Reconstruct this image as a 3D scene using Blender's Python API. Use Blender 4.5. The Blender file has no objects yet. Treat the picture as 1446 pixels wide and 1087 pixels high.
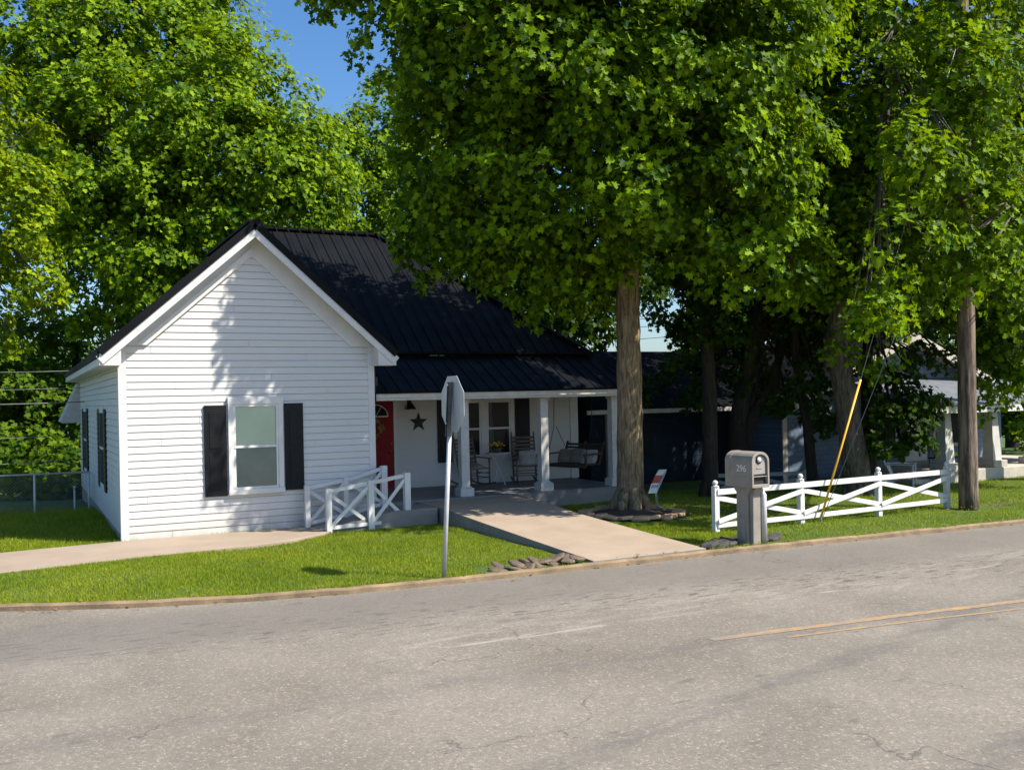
import bpy, bmesh, math, random
import numpy as np
from mathutils import Vector, Matrix

# ------------------------------------------------------------------ camera, sky, sun
S = bpy.context.scene
COL = S.collection
F, YC, ROLL, YAW, CH = 1367.0, 560.0, math.radians(1.15), math.radians(27), 2.45
FW = np.array([math.sin(YAW), math.cos(YAW), 0.0]); RT = np.array([math.cos(YAW), -math.sin(YAW), 0.0]); UP = np.array([0, 0, 1.0])
cam = bpy.data.cameras.new('camera'); camo = bpy.data.objects.new('camera', cam); COL.objects.link(camo)
cr, sr = math.cos(ROLL), math.sin(ROLL)
rx = cr * RT - sr * UP; uy = sr * RT + cr * UP; bz = -FW
camo.matrix_world = Matrix(((rx[0], uy[0], bz[0], 0), (rx[1], uy[1], bz[1], 0), (rx[2], uy[2], bz[2], CH), (0, 0, 0, 1)))
cam.sensor_width = 36; cam.lens = F / 1446 * 36; cam.shift_y = 16.5 / 1446
cam.clip_start = .1; cam.clip_end = 3000
S.camera = camo

SUN_EL = math.radians(49); SUN_AZ = (0.70, -0.714)
w = bpy.data.worlds.new('World'); S.world = w; w.use_nodes = True
wn = w.node_tree.nodes; wl = w.node_tree.links; wn.clear()
sky = wn.new('ShaderNodeTexSky'); sky.sky_type = 'NISHITA'; sky.sun_disc = False
sky.sun_elevation = SUN_EL; sky.sun_rotation = math.atan2(SUN_AZ[0], SUN_AZ[1])
sky.air_density = 1.0; sky.dust_density = 1.4; sky.ozone_density = 5.0
bg = wn.new('ShaderNodeBackground'); bg.inputs[1].default_value = .110
wo = wn.new('ShaderNodeOutputWorld'); hs = wn.new('ShaderNodeHueSaturation'); hs.inputs['Saturation'].default_value = 1.18; wl.new(sky.outputs[0], hs.inputs['Color']); wl.new(hs.outputs[0], bg.inputs[0]); wl.new(bg.outputs[0], wo.inputs[0])
sl = bpy.data.lights.new('sun', 'SUN'); sl.energy = 5.0; sl.angle = math.radians(.5); sl.color = (1, .93, .82)
so = bpy.data.objects.new('sun', sl); COL.objects.link(so)
sd = Vector((SUN_AZ[0] * math.cos(SUN_EL), SUN_AZ[1] * math.cos(SUN_EL), math.sin(SUN_EL)))
so.rotation_euler = sd.to_track_quat('Z', 'Y').to_euler(); so.location = (20, -20, 30)
S.view_settings.view_transform = 'Standard'; S.view_settings.look = 'None'; S.view_settings.gamma = 1; S.view_settings.exposure = 0.82
S.cycles.max_bounces = 8; S.cycles.transparent_max_bounces = 12; S.cycles.diffuse_bounces = 4; S.cycles.transmission_bounces = 6

def at(px, py, d):                       # a point of the place seen at a photo pixel, d metres deep
    u = (px - 723) / F; v = (YC - py) / F
    a = u * cr + v * sr; b = -u * sr + v * cr
    return np.array([0, 0, CH]) + d * (a * RT + b * UP + FW)

# ------------------------------------------------------------------ materials
M = {}
def nmat(name):
    m = bpy.data.materials.new(name); m.use_nodes = True
    nt = m.node_tree; b = nt.nodes['Principled BSDF']; M[name] = m
    return m, nt, nt.nodes, nt.links, b
def ramp(n, stops):
    r = n.new('ShaderNodeValToRGB'); e = r.color_ramp.elements
    while len(e) < len(stops): e.new(.5)
    for i, (p, c) in enumerate(stops):
        e[i].position = p; e[i].color = (*c, 1) if len(c) == 3 else c
    return r
def noise(n, l, vec, scale, detail=4, rough=.6, dist=0):
    t = n.new('ShaderNodeTexNoise'); t.inputs['Scale'].default_value = scale
    t.inputs['Detail'].default_value = detail; t.inputs['Roughness'].default_value = rough; t.inputs['Distortion'].default_value = dist
    if vec is not None: l.new(vec, t.inputs['Vector'])
    return t.outputs['Fac']
def mapping(n, l, vec, scale=(1, 1, 1), rot=(0, 0, 0)):
    m = n.new('ShaderNodeMapping'); m.inputs['Scale'].default_value = scale; m.inputs['Rotation'].default_value = rot
    l.new(vec, m.inputs['Vector']); return m.outputs[0]
def pos(n): return n.new('ShaderNodeNewGeometry').outputs['Position']
def mth(n, l, op, a, b=None, clamp=False):
    t = n.new('ShaderNodeMath'); t.operation = op; t.use_clamp = clamp
    for i, v in enumerate((a, b)):
        if v is None: continue
        if isinstance(v, (int, float)): t.inputs[i].default_value = v
        else: l.new(v, t.inputs[i])
    return t.outputs[0]
def mix(n, l, fac, a, b, mode='MIX'):
    t = n.new('ShaderNodeMix'); t.data_type = 'RGBA'; t.blend_type = mode
    for i, v in ((0, fac), (6, a), (7, b)):
        if isinstance(v, (int, float)): t.inputs[i].default_value = v
        elif isinstance(v, tuple): t.inputs[i].default_value = (*v, 1)
        else: l.new(v, t.inputs[i])
    return t.outputs[2]
def bump(n, l, b, h, strength=.3, dist=.02):
    t = n.new('ShaderNodeBump'); t.inputs['Strength'].default_value = strength; t.inputs['Distance'].default_value = dist
    l.new(h, t.inputs['Height']); l.new(t.outputs[0], b.inputs['Normal'])
def simple(name, c1, c2, scale=3, rough=.6, bscale=None, bstr=.2, bdist=.01, metal=0, stretch=(1, 1, 1), spec=.5, lo=.35, hi=.65):
    m, nt, n, l, b = nmat(name)
    v = mapping(n, l, n.new('ShaderNodeTexCoord').outputs['Object'], stretch)
    r = ramp(n, [(lo, c1), (hi, c2)]); l.new(noise(n, l, v, scale, 6), r.inputs[0]); l.new(r.outputs[0], b.inputs['Base Color'])
    b.inputs['Roughness'].default_value = rough; b.inputs['Metallic'].default_value = metal; b.inputs['Specular IOR Level'].default_value = spec
    if bscale: bump(n, l, b, noise(n, l, v, bscale, 5), bstr, bdist)
    return m

# white painted siding: faint dirt streaks and mildew along the bottom of the wall
m, nt, n, l, b = nmat('white_siding')
p = pos(n)
st = noise(n, l, mapping(n, l, p, (2.2, 2.2, .5)), 1.6, 6, .65); fi = noise(n, l, mapping(n, l, p, (1, 1, 14)), 4, 3)
c = mix(n, l, mth(n, l, 'MULTIPLY', st, .3), (.60, .59, .57), (.45, .435, .41)); c = mix(n, l, mth(n, l, 'MULTIPLY', fi, .14), c, (.55, .53, .50))
sz = n.new('ShaderNodeSeparateXYZ'); l.new(p, sz.inputs[0])
low = mth(n, l, 'SUBTRACT', 1, mth(n, l, 'DIVIDE', sz.outputs[2], .55), True)
dirt = mth(n, l, 'MULTIPLY', low, noise(n, l, mapping(n, l, p, (5, 5, 2)), 1.3, 6)); c = mix(n, l, mth(n, l, 'MULTIPLY', dirt, .9, True), c, (.34, .31, .24))
l.new(c, b.inputs['Base Color']); b.inputs['Roughness'].default_value = .55
bump(n, l, b, noise(n, l, mapping(n, l, p, (6, 6, 60)), 3, 3), .08, .01)
simple('white_paint', (.56, .555, .54), (.64, .63, .61), 2.5, .5, 30, .06)
simple('aged_white_paint', (.46, .44, .40), (.57, .555, .52), 5, .6, 25, .15)
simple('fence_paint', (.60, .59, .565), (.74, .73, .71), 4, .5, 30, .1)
simple('shaded_fence_paint', (.20, .22, .23), (.28, .30, .31), 4, .6, 30, .1)  # white fence paint greyed: the shade is in the colour
simple('black_shutter', (.006, .0065, .008), (.010, .011, .012), 6, .45, 60, .05, spec=.2)
simple('red_door', (.19, .006, .008), (.23, .008, .010), 3, .5, 40, .05, spec=.15)
simple('brass', (.5, .34, .1), (.6, .42, .16), 8, .3, metal=1)
simple('concrete_walk', (.27, .21, .15), (.36, .285, .21), 1.4, .85, 45, .25, .006, lo=.25, hi=.75)
simple('concrete_path', (.26, .20, .145), (.34, .27, .205), 1.1, .85, 45, .25, .006, lo=.25, hi=.75)
simple('concrete_grey', (.15, .145, .135), (.25, .235, .21), 2.0, .8, 40, .25, .006, lo=.25, hi=.75)
simple('kerb_stone', (.14, .10, .058), (.27, .19, .11), 2.5, .9, 25, .5, .015)
simple('floor_grey', (.13, .135, .14), (.19, .195, .20), 2.0, .55, 40, .1)
simple('cinder', (.22, .19, .16), (.34, .30, .26), 4, .9, 30, .4)
simple('galvanised', (.46, .465, .47), (.58, .58, .575), 6, .5, 40, .08, metal=.25)
simple('sign_back', (.40, .41, .41), (.50, .505, .50), 4, .5, 40, .05, metal=.2)
simple('dark_steel', (.06, .062, .065), (.12, .12, .118), 6, .55, 40, .1, metal=.4)
simple('mailbox_taupe', (.23, .205, .172), (.29, .262, .222), 3, .55, 90, .15, .004)
simple('mailbox_door', (.24, .225, .205), (.31, .29, .265), 4, .55, 80, .1)
simple('mailbox_dark', (.012, .011, .01), (.02, .018, .016), 4, .7)
simple('flagstone', (.36, .22, .11), (.56, .38, .22), 2.5, .9, 14, .5, .02)
simple('brown_rock', (.06, .044, .031), (.16, .12, .085), 3, .9, 14, .7, .03)
simple('slate_rock', (.022, .021, .02), (.07, .062, .055), 4, .85, 16, .7, .03)
simple('mulch', (.022, .014, .009), (.075, .05, .032), 18, .95, 30, .9, .03)
simple('grey_wood', (.085, .07, .055), (.16, .135, .11), 4, .75, 30, .2, stretch=(1, 1, 6))
simple('swing_wood', (.045, .03, .02), (.085, .06, .042), 4, .7, 30, .2, stretch=(6, 1, 1))
simple('cushion_stripe', (.30, .27, .24), (.44, .41, .37), 5, .9, 80, .2)
simple('cushion_tan', (.20, .165, .13), (.30, .25, .20), 5, .9, 80, .2)
simple('plant_green', (.03, .08, .012), (.06, .13, .02), 8, .6)
simple('yellow_petal', (.65, .42, .03), (.75, .5, .06), 8, .6)
simple('orange_petal', (.6, .18, .02), (.7, .26, .04), 8, .6)
simple('clay_bowl', (.06, .05, .045), (.1, .085, .075), 8, .6)
simple('barn_star', (.045, .047, .05), (.075, .077, .08), 8, .5, 30, .2, metal=.3)
simple('wreath_gold', (.16, .10, .02), (.34, .22, .05), 20, .8)
simple('shaded_navy_siding', (.011, .02, .034), (.018, .03, .048), 3, .8, 30, .1, spec=.15)  # tree shade is put into this navy, darker than the wall itself
simple('soffit_beige', (.40, .36, .30), (.5, .455, .39), 3, .7)
simple('pole_wood', (.05, .037, .026), (.22, .165, .115), 3, .9, 9, .9, .03, stretch=(4, 4, .5), lo=.4, hi=.62)
simple('guy_yellow', (.72, .36, .015), (.8, .43, .03), 4, .45)
simple('wire_grey', (.13, .135, .14), (.2, .2, .2), 4, .6, metal=.2)
simple('wire_black', (.012, .012, .012), (.02, .02, .02), 4, .6)
simple('lime_fabric', (.33, .42, .02), (.42, .52, .04), 6, .85)
simple('pale_roof', (.095, .108, .125), (.135, .15, .17), 4, .7, 30, .2)
simple('dark_shingle', (.004, .005, .0065), (.011, .012, .014), 9, .95, 40, .5, .01, lo=.3, hi=.7, spec=.03)
simple('interior_dark', (.004, .005, .006), (.012, .013, .014), 1.2, .9)
simple('curtain', (.05, .06, .058), (.085, .095, .09), 3, .9, stretch=(9, 9, .4))
simple('blind_green', (.60, .66, .50), (.66, .72, .56), 2, .7)
simple('blind_grey', (.24, .255, .22), (.30, .315, .275), 2, .7)
simple('sign_blue', (.02, .09, .24), (.03, .12, .30), 8, .5)
simple('sign_red', (.30, .05, .04), (.42, .10, .08), 14, .5)
simple('sign_white', (.55, .58, .60), (.7, .72, .73), 8, .45)

m, nt, n, l, b = nmat('metal_roof')                      # dark painted metal, weathered in soft patches
p = pos(n); r = ramp(n, [(.3, (.0045, .0055, .007)), (.7, (.009, .0102, .012))]); l.new(noise(n, l, p, 1.2, 5), r.inputs[0]); l.new(r.outputs[0], b.inputs['Base Color'])
rr = ramp(n, [(.3, (.5,) * 3), (.7, (.68,) * 3)]); l.new(noise(n, l, p, 2.5, 5), rr.inputs[0]); l.new(rr.outputs[0], b.inputs['Roughness'])
bump(n, l, b, noise(n, l, p, 1.5, 3), .06, .03); b.inputs['Specular IOR Level'].default_value = .07

m, nt, n, l, b = nmat('shingle_blue')                    # pale blue grey shingle siding
p = pos(n); br = n.new('ShaderNodeTexBrick'); l.new(mapping(n, l, p, (1, 1, 1), (math.pi / 2, 0, 0)), br.inputs[0])
br.inputs['Scale'].default_value = 3.2; br.inputs['Brick Width'].default_value = .5; br.inputs['Row Height'].default_value = .42; br.inputs['Mortar Size'].default_value = .018
br.inputs['Color1'].default_value = (.095, .14, .205, 1); br.inputs['Color2'].default_value = (.12, .175, .245, 1); br.inputs['Mortar'].default_value = (.05, .07, .10, 1)
l.new(br.outputs[0], b.inputs['Base Color']); b.inputs['Roughness'].default_value = .75

m, nt, n, l, b = nmat('window_glass')                    # clear pane: mostly see-through, mirror at the sheen
gl = n.new('ShaderNodeBsdfGlossy'); gl.inputs['Roughness'].default_value = .03; tr = n.new('ShaderNodeBsdfTransparent'); tr.inputs[0].default_value = (.94, .95, .92, 1)
fr = n.new('ShaderNodeFresnel'); fr.inputs[0].default_value = 1.22; ms = n.new('ShaderNodeMixShader')
l.new(fr.outputs[0], ms.inputs[0]); l.new(tr.outputs[0], ms.inputs[1]); l.new(gl.outputs[0], ms.inputs[2]); l.new(ms.outputs[0], n['Material Output'].inputs[0])

def bark(name, c1, c2, sc=1.0):
    m, nt, n, l, b = nmat(name)
    p = pos(n); v = mapping(n, l, p, (7 * sc, 7 * sc, 1.1 * sc))
    a = noise(n, l, v, 2.2, 8, .7, .8); k = noise(n, l, p, 1.6, 4)
    r = ramp(n, [(.36, c1), (.60, c2)]); l.new(a, r.inputs[0])
    l.new(mix(n, l, mth(n, l, 'MULTIPLY', k, .5), r.outputs[0], c1), b.inputs['Base Color'])
    b.inputs['Roughness'].default_value = .92; b.inputs['Specular IOR Level'].default_value = .2; bump(n, l, b, a, .9, .05)
bark('bark_brown', (.055, .04, .024), (.42, .31, .18)); bark('bark_grey', (.05, .043, .036), (.22, .185, .15)); bark('bark_dark', (.022, .018, .014), (.065, .052, .04))

def leafmat(name, dark, light, trans, spread=.55, gloss=.55):
    m, nt, n, l, b = nmat(name)
    g = n.new('ShaderNodeNewGeometry'); k = noise(n, l, g.outputs['Position'], spread, 3)
    f = mth(n, l, 'ADD', mth(n, l, 'MULTIPLY', g.outputs['Random Per Island'], .75), mth(n, l, 'MULTIPLY', k, .40))
    r = ramp(n, [(.32, dark), (.93, light)]); l.new(f, r.inputs[0]); l.new(r.outputs[0], b.inputs['Base Color'])
    b.inputs['Roughness'].default_value = gloss; b.inputs['Specular IOR Level'].default_value = .10
    t = n.new('ShaderNodeBsdfTranslucent'); l.new(mix(n, l, .65, r.outputs[0], trans), t.inputs[0])
    ms = n.new('ShaderNodeMixShader'); ms.inputs[0].default_value = .29; l.new(b.outputs[0], ms.inputs[1]); l.new(t.outputs[0], ms.inputs[2]); l.new(ms.outputs[0], n['Material Output'].inputs[0])
leafmat('leaf_deep', (.015, .05, .003), (.20, .33, .004), (.40, .58, .004))
leafmat('leaf_mid', (.028, .080, .003), (.21, .32, .004), (.43, .57, .004))
leafmat('leaf_yellow', (.065, .13, .003), (.27, .35, .005), (.48, .58, .006))
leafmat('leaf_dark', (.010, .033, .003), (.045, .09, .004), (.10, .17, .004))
leafmat('leaf_wood', (.025, .065, .004), (.11, .18, .006), (.22, .33, .006))

m, nt, n, l, b = nmat('grass_blade')
g = n.new('ShaderNodeNewGeometry'); k = noise(n, l, g.outputs['Position'], .55, 4); k2 = noise(n, l, g.outputs['Position'], 3.5, 3)
f = mth(n, l, 'ADD', mth(n, l, 'ADD', mth(n, l, 'MULTIPLY', g.outputs['Random Per Island'], .38), mth(n, l, 'MULTIPLY', mth(n, l, 'SUBTRACT', k, .15), .75)), mth(n, l, 'MULTIPLY', k2, .32))
r = ramp(n, [(.28, (.10, .155, .006)), (.55, (.185, .255, .010)), (.85, (.34, .36, .03))]); l.new(f, r.inputs[0]); l.new(r.outputs[0], b.inputs['Base Color'])
b.inputs['Roughness'].default_value = .6; b.inputs['Specular IOR Level'].default_value = .2
t = n.new('ShaderNodeBsdfTranslucent'); l.new(mix(n, l, .5, r.outputs[0], (.30, .42, .01)), t.inputs[0])
ms = n.new('ShaderNodeMixShader'); ms.inputs[0].default_value = .35; l.new(b.outputs[0], ms.inputs[1]); l.new(t.outputs[0], ms.inputs[2]); l.new(ms.outputs[0], n['Material Output'].inputs[0])

m, nt, n, l, b = nmat('lawn_soil')
p = pos(n); r = ramp(n, [(.3, (.045, .085, .008)), (.62, (.09, .145, .012)), (.8, (.12, .13, .035))]); l.new(noise(n, l, p, .9, 8, .65), r.inputs[0])
l.new(mix(n, l, mth(n, l, 'MULTIPLY', noise(n, l, p, 30, 4), .5), r.outputs[0], (.03, .05, .008)), b.inputs['Base Color']); b.inputs['Roughness'].default_value = .95
bump(n, l, b, noise(n, l, p, 24, 4), .8, .04)

# weathered asphalt
m, nt, n, l, b = nmat('asphalt')
p = pos(n); xyz = n.new('ShaderNodeSeparateXYZ'); l.new(p, xyz.inputs[0]); X, Yv = xyz.outputs[0], xyz.outputs[1]
blot = noise(n, l, p, .45, 7, .62, .4); c = ramp(n, [(.30, (.150, .132, .106)), (.50, (.198, .176, .144)), (.72, (.242, .216, .178))]); l.new(blot, c.inputs[0])
agg = noise(n, l, p, 34, 4, .85); c2 = mix(n, l, mth(n, l, 'MULTIPLY', mth(n, l, 'MULTIPLY', mth(n, l, 'SUBTRACT', agg, .53, True), 9, True), .6), c.outputs[0], (.085, .078, .07))
agg2 = noise(n, l, mapping(n, l, p, (1.3, 1, 1)), 27, 4, .85); c2 = mix(n, l, mth(n, l, 'MULTIPLY', mth(n, l, 'MULTIPLY', mth(n, l, 'SUBTRACT', agg2, .54, True), 9, True), .6), c2, (.50, .43, .355))
mid = noise(n, l, p, 9, 6, .75); c2 = mix(n, l, mth(n, l, 'MULTIPLY', ramp_v := mth(n, l, 'MULTIPLY', mth(n, l, 'SUBTRACT', mid, .42, True), 3.0, True), .35), c2, (.12, .105, .092))
def band(a, slope, half, soft):          # 1 inside |y - (a + slope x)| < half
    d = mth(n, l, 'ABSOLUTE', mth(n, l, 'SUBTRACT', Yv, mth(n, l, 'ADD', mth(n, l, 'MULTIPLY', X, slope), a)))
    return mth(n, l, 'SUBTRACT', 1, mth(n, l, 'DIVIDE', mth(n, l, 'SUBTRACT', d, half, True), soft), True)
dash = noise(n, l, mapping(n, l, p, (3.4, 13, 1), (0, 0, .1)), 1.0, 2, .5)
dk = mth(n, l, 'MULTIPLY', band(11.15, -.16, .3, .75), mth(n, l, 'MULTIPLY', mth(n, l, 'SUBTRACT', dash, .56, True), 12, True))
c2 = mix(n, l, mth(n, l, 'MULTIPLY', dk, .85), c2, (.085, .078, .072))
edge = band(11.45, -.05, .55, .6); c2 = mix(n, l, mth(n, l, 'MULTIPLY', edge, .55), c2, (.135, .122, .11))
spk = noise(n, l, mapping(n, l, p, (2.2, 5.5, 1)), 1.0, 2, .5); c2 = mix(n, l, mth(n, l, 'MULTIPLY', mth(n, l, 'MULTIPLY', mth(n, l, 'SUBTRACT', spk, .655, True), 14, True), .5), c2, (.10, .09, .082))
for a, s, hw, so_, st_ in ((4.95, .245, .06, .16, .55), (3.2, .2, .06, .15, .6), (8.0, -.06, .05, .2, .35)):
    tn = noise(n, l, mapping(n, l, p, (1.2, 4, 1)), 1.4, 5, .7)
    c2 = mix(n, l, mth(n, l, 'MULTIPLY', mth(n, l, 'MULTIPLY', band(a, s, hw, so_), mth(n, l, 'MULTIPLY', mth(n, l, 'SUBTRACT', tn, .36, True), 4, True)), st_), c2, (.10, .095, .092))
pal = noise(n, l, mapping(n, l, p, (.8, 3.5, 1)), 1.1, 6, .7, .6)
c2 = mix(n, l, mth(n, l, 'MULTIPLY', mth(n, l, 'MULTIPLY', band(9.15, 0.0, .25, .7), mth(n, l, 'MULTIPLY', mth(n, l, 'MULTIPLY', mth(n, l, 'SUBTRACT', pal, .50, True), 6, True), mth(n, l, 'MULTIPLY', mth(n, l, 'SUBTRACT', X, 2.8, True), .5, True))), .5), c2, (.50, .44, .38))
c2 = mix(n, l, mth(n, l, 'MULTIPLY', mth(n, l, 'MULTIPLY', band(8.93, .004, .015, .05), mth(n, l, 'MULTIPLY', mth(n, l, 'MULTIPLY', mth(n, l, 'SUBTRACT', pal, .46, True), 6, True), mth(n, l, 'MULTIPLY', mth(n, l, 'SUBTRACT', X, 3.2, True), 1.2, True))), .36), c2, (.55, .50, .44))
vo = n.new('ShaderNodeTexVoronoi'); vo.feature = 'DISTANCE_TO_EDGE'; vo.inputs['Scale'].default_value = .42
wob = n.new('ShaderNodeTexNoise'); wob.inputs['Scale'].default_value = 2.2; wob.inputs['Detail'].default_value = 6; l.new(p, wob.inputs['Vector'])
av = n.new('ShaderNodeVectorMath'); av.operation = 'ADD'; sc_ = n.new('ShaderNodeVectorMath'); sc_.operation = 'SCALE'; sc_.inputs['Scale'].default_value = .55
l.new(wob.outputs['Color'], sc_.inputs[0]); l.new(p, av.inputs[0]); l.new(sc_.outputs[0], av.inputs[1]); l.new(av.outputs[0], vo.inputs['Vector'])
ck = mth(n, l, 'MULTIPLY', mth(n, l, 'LESS_THAN', vo.outputs['Distance'], .0028), mth(n, l, 'GREATER_THAN', noise(n, l, p, .35, 2), .55))
c2 = mix(n, l, mth(n, l, 'MULTIPLY', ck, .5), c2, (.05, .046, .042))
l.new(c2, b.inputs['Base Color']); b.inputs['Roughness'].default_value = .88; b.inputs['Specular IOR Level'].default_value = .3
bump(n, l, b, mth(n, l, 'ADD', noise(n, l, p, 60, 4, .8), mth(n, l, 'MULTIPLY', mid, .8)), .55, .012)

m, nt, n, l, b = nmat('worn_yellow')                     # worn line paint with asphalt showing through
p = pos(n); wv = noise(n, l, mapping(n, l, p, (2, 9, 1)), 2.2, 8, .8)
xyz = n.new('ShaderNodeSeparateXYZ'); l.new(p, xyz.inputs[0])
fade = mth(n, l, 'MULTIPLY', mth(n, l, 'SUBTRACT', xyz.outputs[0], 6.2, True), 1.2, True)
k = mth(n, l, 'MULTIPLY', mth(n, l, 'MULTIPLY', mth(n, l, 'SUBTRACT', wv, .45, True), 7, True), fade)
l.new(mix(n, l, k, (.21, .175, .145), (.42, .24, .07)), b.inputs['Base Color']); b.inputs['Roughness'].default_value = .85
m, nt, n, l, b = nmat('hill_green')
p = pos(n); r = ramp(n, [(.35, (.03, .075, .015)), (.65, (.075, .14, .03))]); l.new(noise(n, l, p, .25, 8, .7), r.inputs[0]); l.new(r.outputs[0], b.inputs['Base Color']); b.inputs['Roughness'].default_value = .95

# ------------------------------------------------------------------ mesh helpers
class MB:
    def __init__(s): s.v = []; s.f = []; s.mi = []; s.sm = []
    def add(s, vs, fs, mi=0, sm=False):
        o = len(s.v); s.v += [tuple(map(float, q)) for q in vs]
        for f in fs: s.f.append(tuple(i + o for i in f)); s.mi.append(mi); s.sm.append(sm)
        return s
    def box(s, x0, x1, y0, y1, z0, z1, mi=0):
        vs = [(x0, y0, z0), (x1, y0, z0), (x1, y1, z0), (x0, y1, z0), (x0, y0, z1), (x1, y0, z1), (x1, y1, z1), (x0, y1, z1)]
        return s.add(vs, [(0, 3, 2, 1), (4, 5, 6, 7), (0, 1, 5, 4), (1, 2, 6, 5), (2, 3, 7, 6), (3, 0, 4, 7)], mi)
    def bar(s, a, b, w, h, up=(0, 0, 1), mi=0):           # a beam of section w x h from a to b
        a = Vector(a); b = Vector(b); d = (b - a).normalized(); u = Vector(up)
        sd_ = d.cross(u)
        if sd_.length < 1e-5: sd_ = d.cross(Vector((1, 0, 0)))
        sd_.normalize(); u = sd_.cross(d).normalized()
        vs = []
        for q in (a, b):
            for i, j in ((-1, -1), (1, -1), (1, 1), (-1, 1)): vs.append(q + sd_ * (i * w / 2) + u * (j * h / 2))
        return s.add(vs, [(0, 1, 2, 3), (7, 6, 5, 4), (0, 4, 5, 1), (1, 5, 6, 2), (2, 6, 7, 3), (3, 7, 4, 0)], mi)
    def tube(s, pts, rad, seg=8, mi=0, caps=True, wob=0, rng=None):
        pts = [Vector(q) for q in pts]; n_ = len(pts)
        rs = rad if isinstance(rad, (list, tuple)) else [rad] * n_
        vs = []; ref = Vector((1, .13, .07))
        for i, q in enumerate(pts):
            d = (pts[min(i + 1, n_ - 1)] - pts[max(i - 1, 0)]).normalized()
            a = d.cross(ref).normalized(); b_ = d.cross(a).normalized()
            for k in range(seg):
                t = 2 * math.pi * k / seg; rr = rs[i] * (1 + (rng.uniform(-wob, wob) if wob else 0))
                vs.append(q + a * (rr * math.cos(t)) + b_ * (rr * math.sin(t)))
        fs = [(i * seg + k, i * seg + (k + 1) % seg, (i + 1) * seg + (k + 1) % seg, (i + 1) * seg + k) for i in range(n_ - 1) for k in range(seg)]
        if caps: fs += [tuple(range(seg))[::-1], tuple((n_ - 1) * seg + k for k in range(seg))]
        return s.add(vs, fs, mi, True)
    def lathe(s, c, prof, seg=16, mi=0):                  # prof: (radius, z)
        return s.tube([(c[0], c[1], c[2] + z) for _, z in prof], [max(r, 1e-4) for r, _ in prof], seg, mi)
    def prism(s, poly, axis, a0, a1, mi=0):               # 2-D outline pushed along an axis
        n_ = len(poly)
        def P3(q, a): return {'x': (a, q[0], q[1]), 'y': (q[0], a, q[1]), 'z': (q[0], q[1], a)}[axis]
        vs = [P3(q, a0) for q in poly] + [P3(q, a1) for q in poly]
        return s.add(vs, [tuple(range(n_)), tuple(range(2 * n_ - 1, n_ - 1, -1))] + [(i, n_ + i, n_ + (i + 1) % n_, (i + 1) % n_) for i in range(n_)], mi)
    def build(s, name, mats, parent=None, bevel=0, fix=True):
        me = bpy.data.meshes.new(name); me.from_pydata(s.v, [], s.f)
        for q in (mats if isinstance(mats, (list, tuple)) else [mats]): me.materials.append(M[q])
        me.polygons.foreach_set('material_index', s.mi); me.polygons.foreach_set('use_smooth', s.sm)
        if fix:
            bm = bmesh.new(); bm.from_mesh(me); bmesh.ops.recalc_face_normals(bm, faces=bm.faces); bm.to_mesh(me); bm.free()
        o = bpy.data.objects.new(name, me); COL.objects.link(o)
        if parent is not None:
            o.parent = parent; o.matrix_parent_inverse = pinv(parent)
        if bevel:
            bv = o.modifiers.new('bevel', 'BEVEL'); bv.width = bevel; bv.segments = 2; bv.limit_method = 'ANGLE'
        return o
def pinv(p):                               # parts are modelled in place: undo the thing's own offset once
    return Matrix.Identity(4) if p.parent is not None or p.get('_local') else Matrix.Translation(p.location).inverted()
def tag(o, label, cat, group=None, kind=None):
    o['label'] = label; o['category'] = cat
    if group: o['group'] = group
    if kind: o['kind'] = kind
    return o
def thing(name, label, cat, loc=(0, 0, 0), group=None, local=False, rz=0):
    o = bpy.data.objects.new(name, None); COL.objects.link(o); o.location = loc; o.rotation_euler = (0, 0, rz)
    if local: o['_local'] = 1
    return tag(o, label, cat, group)
def structure(o): o['kind'] = 'structure'; return o
def copy_tree(o, parent=None):
    c = o.copy(); COL.objects.link(c)
    if parent is not None: c.parent = parent
    for ch in list(o.children): copy_tree(ch, c)
    return c
def npmesh(name, verts, loops, sizes, mat, smooth=False):
    me = bpy.data.meshes.new(name); me.vertices.add(len(verts)); me.vertices.foreach_set('co', np.ascontiguousarray(verts, dtype=np.float32).ravel())
    me.loops.add(len(loops)); me.loops.foreach_set('vertex_index', np.ascontiguousarray(loops, dtype=np.int32))
    st_ = np.concatenate([[0], np.cumsum(sizes)[:-1]]).astype(np.int32)
    me.polygons.add(len(sizes)); me.polygons.foreach_set('loop_start', st_)
    me.update(calc_edges=True); me.materials.append(M[mat])
    if smooth: me.polygons.foreach_set('use_smooth', np.ones(len(sizes), dtype=bool))
    o = bpy.data.objects.new(name, me); COL.objects.link(o); return o

# ------------------------------------------------------------------ setting: ground, road, kerb, paths
KX = np.array([-60, -20, -8, -3, -.25, 1.1, 2.52, 3.8, 5.08, 7.49, 10.3, 16.3, 24, 40, 80, 200.])
KY = np.array([60, 32, 20, 15.3, 13.45, 12.8, 12.36, 12.13, 12.02, 11.94, 11.88, 11.52, 11.0, 10.0, 7.0, 0.])
def kerb(x): return np.interp(x, KX, KY)
def gz(x, y):                              # height of the ground
    x = np.asarray(x, float); y = np.asarray(y, float)
    z = .025 * np.sin(x * .8 + 1) * np.sin(y * .9) + .012 * np.sin(x * 2.3) * np.cos(y * 2.1)
    z = z * np.clip((y - kerb(x)) / 1.0, 0, 1)
    z = z - .35 * np.clip((y - 24) / 8, 0, 1) - np.clip((y - 40) / 60, 0, 1) * 1.5
    return z
gx = np.concatenate([np.linspace(-300, -22, 14), np.linspace(-20, 40, 121), np.linspace(42, 400, 20)])
gt = np.concatenate([np.linspace(.04, 16, 41), np.linspace(17, 60, 22), np.array([75, 100, 150, 250, 400, 700, 1200])])
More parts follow.
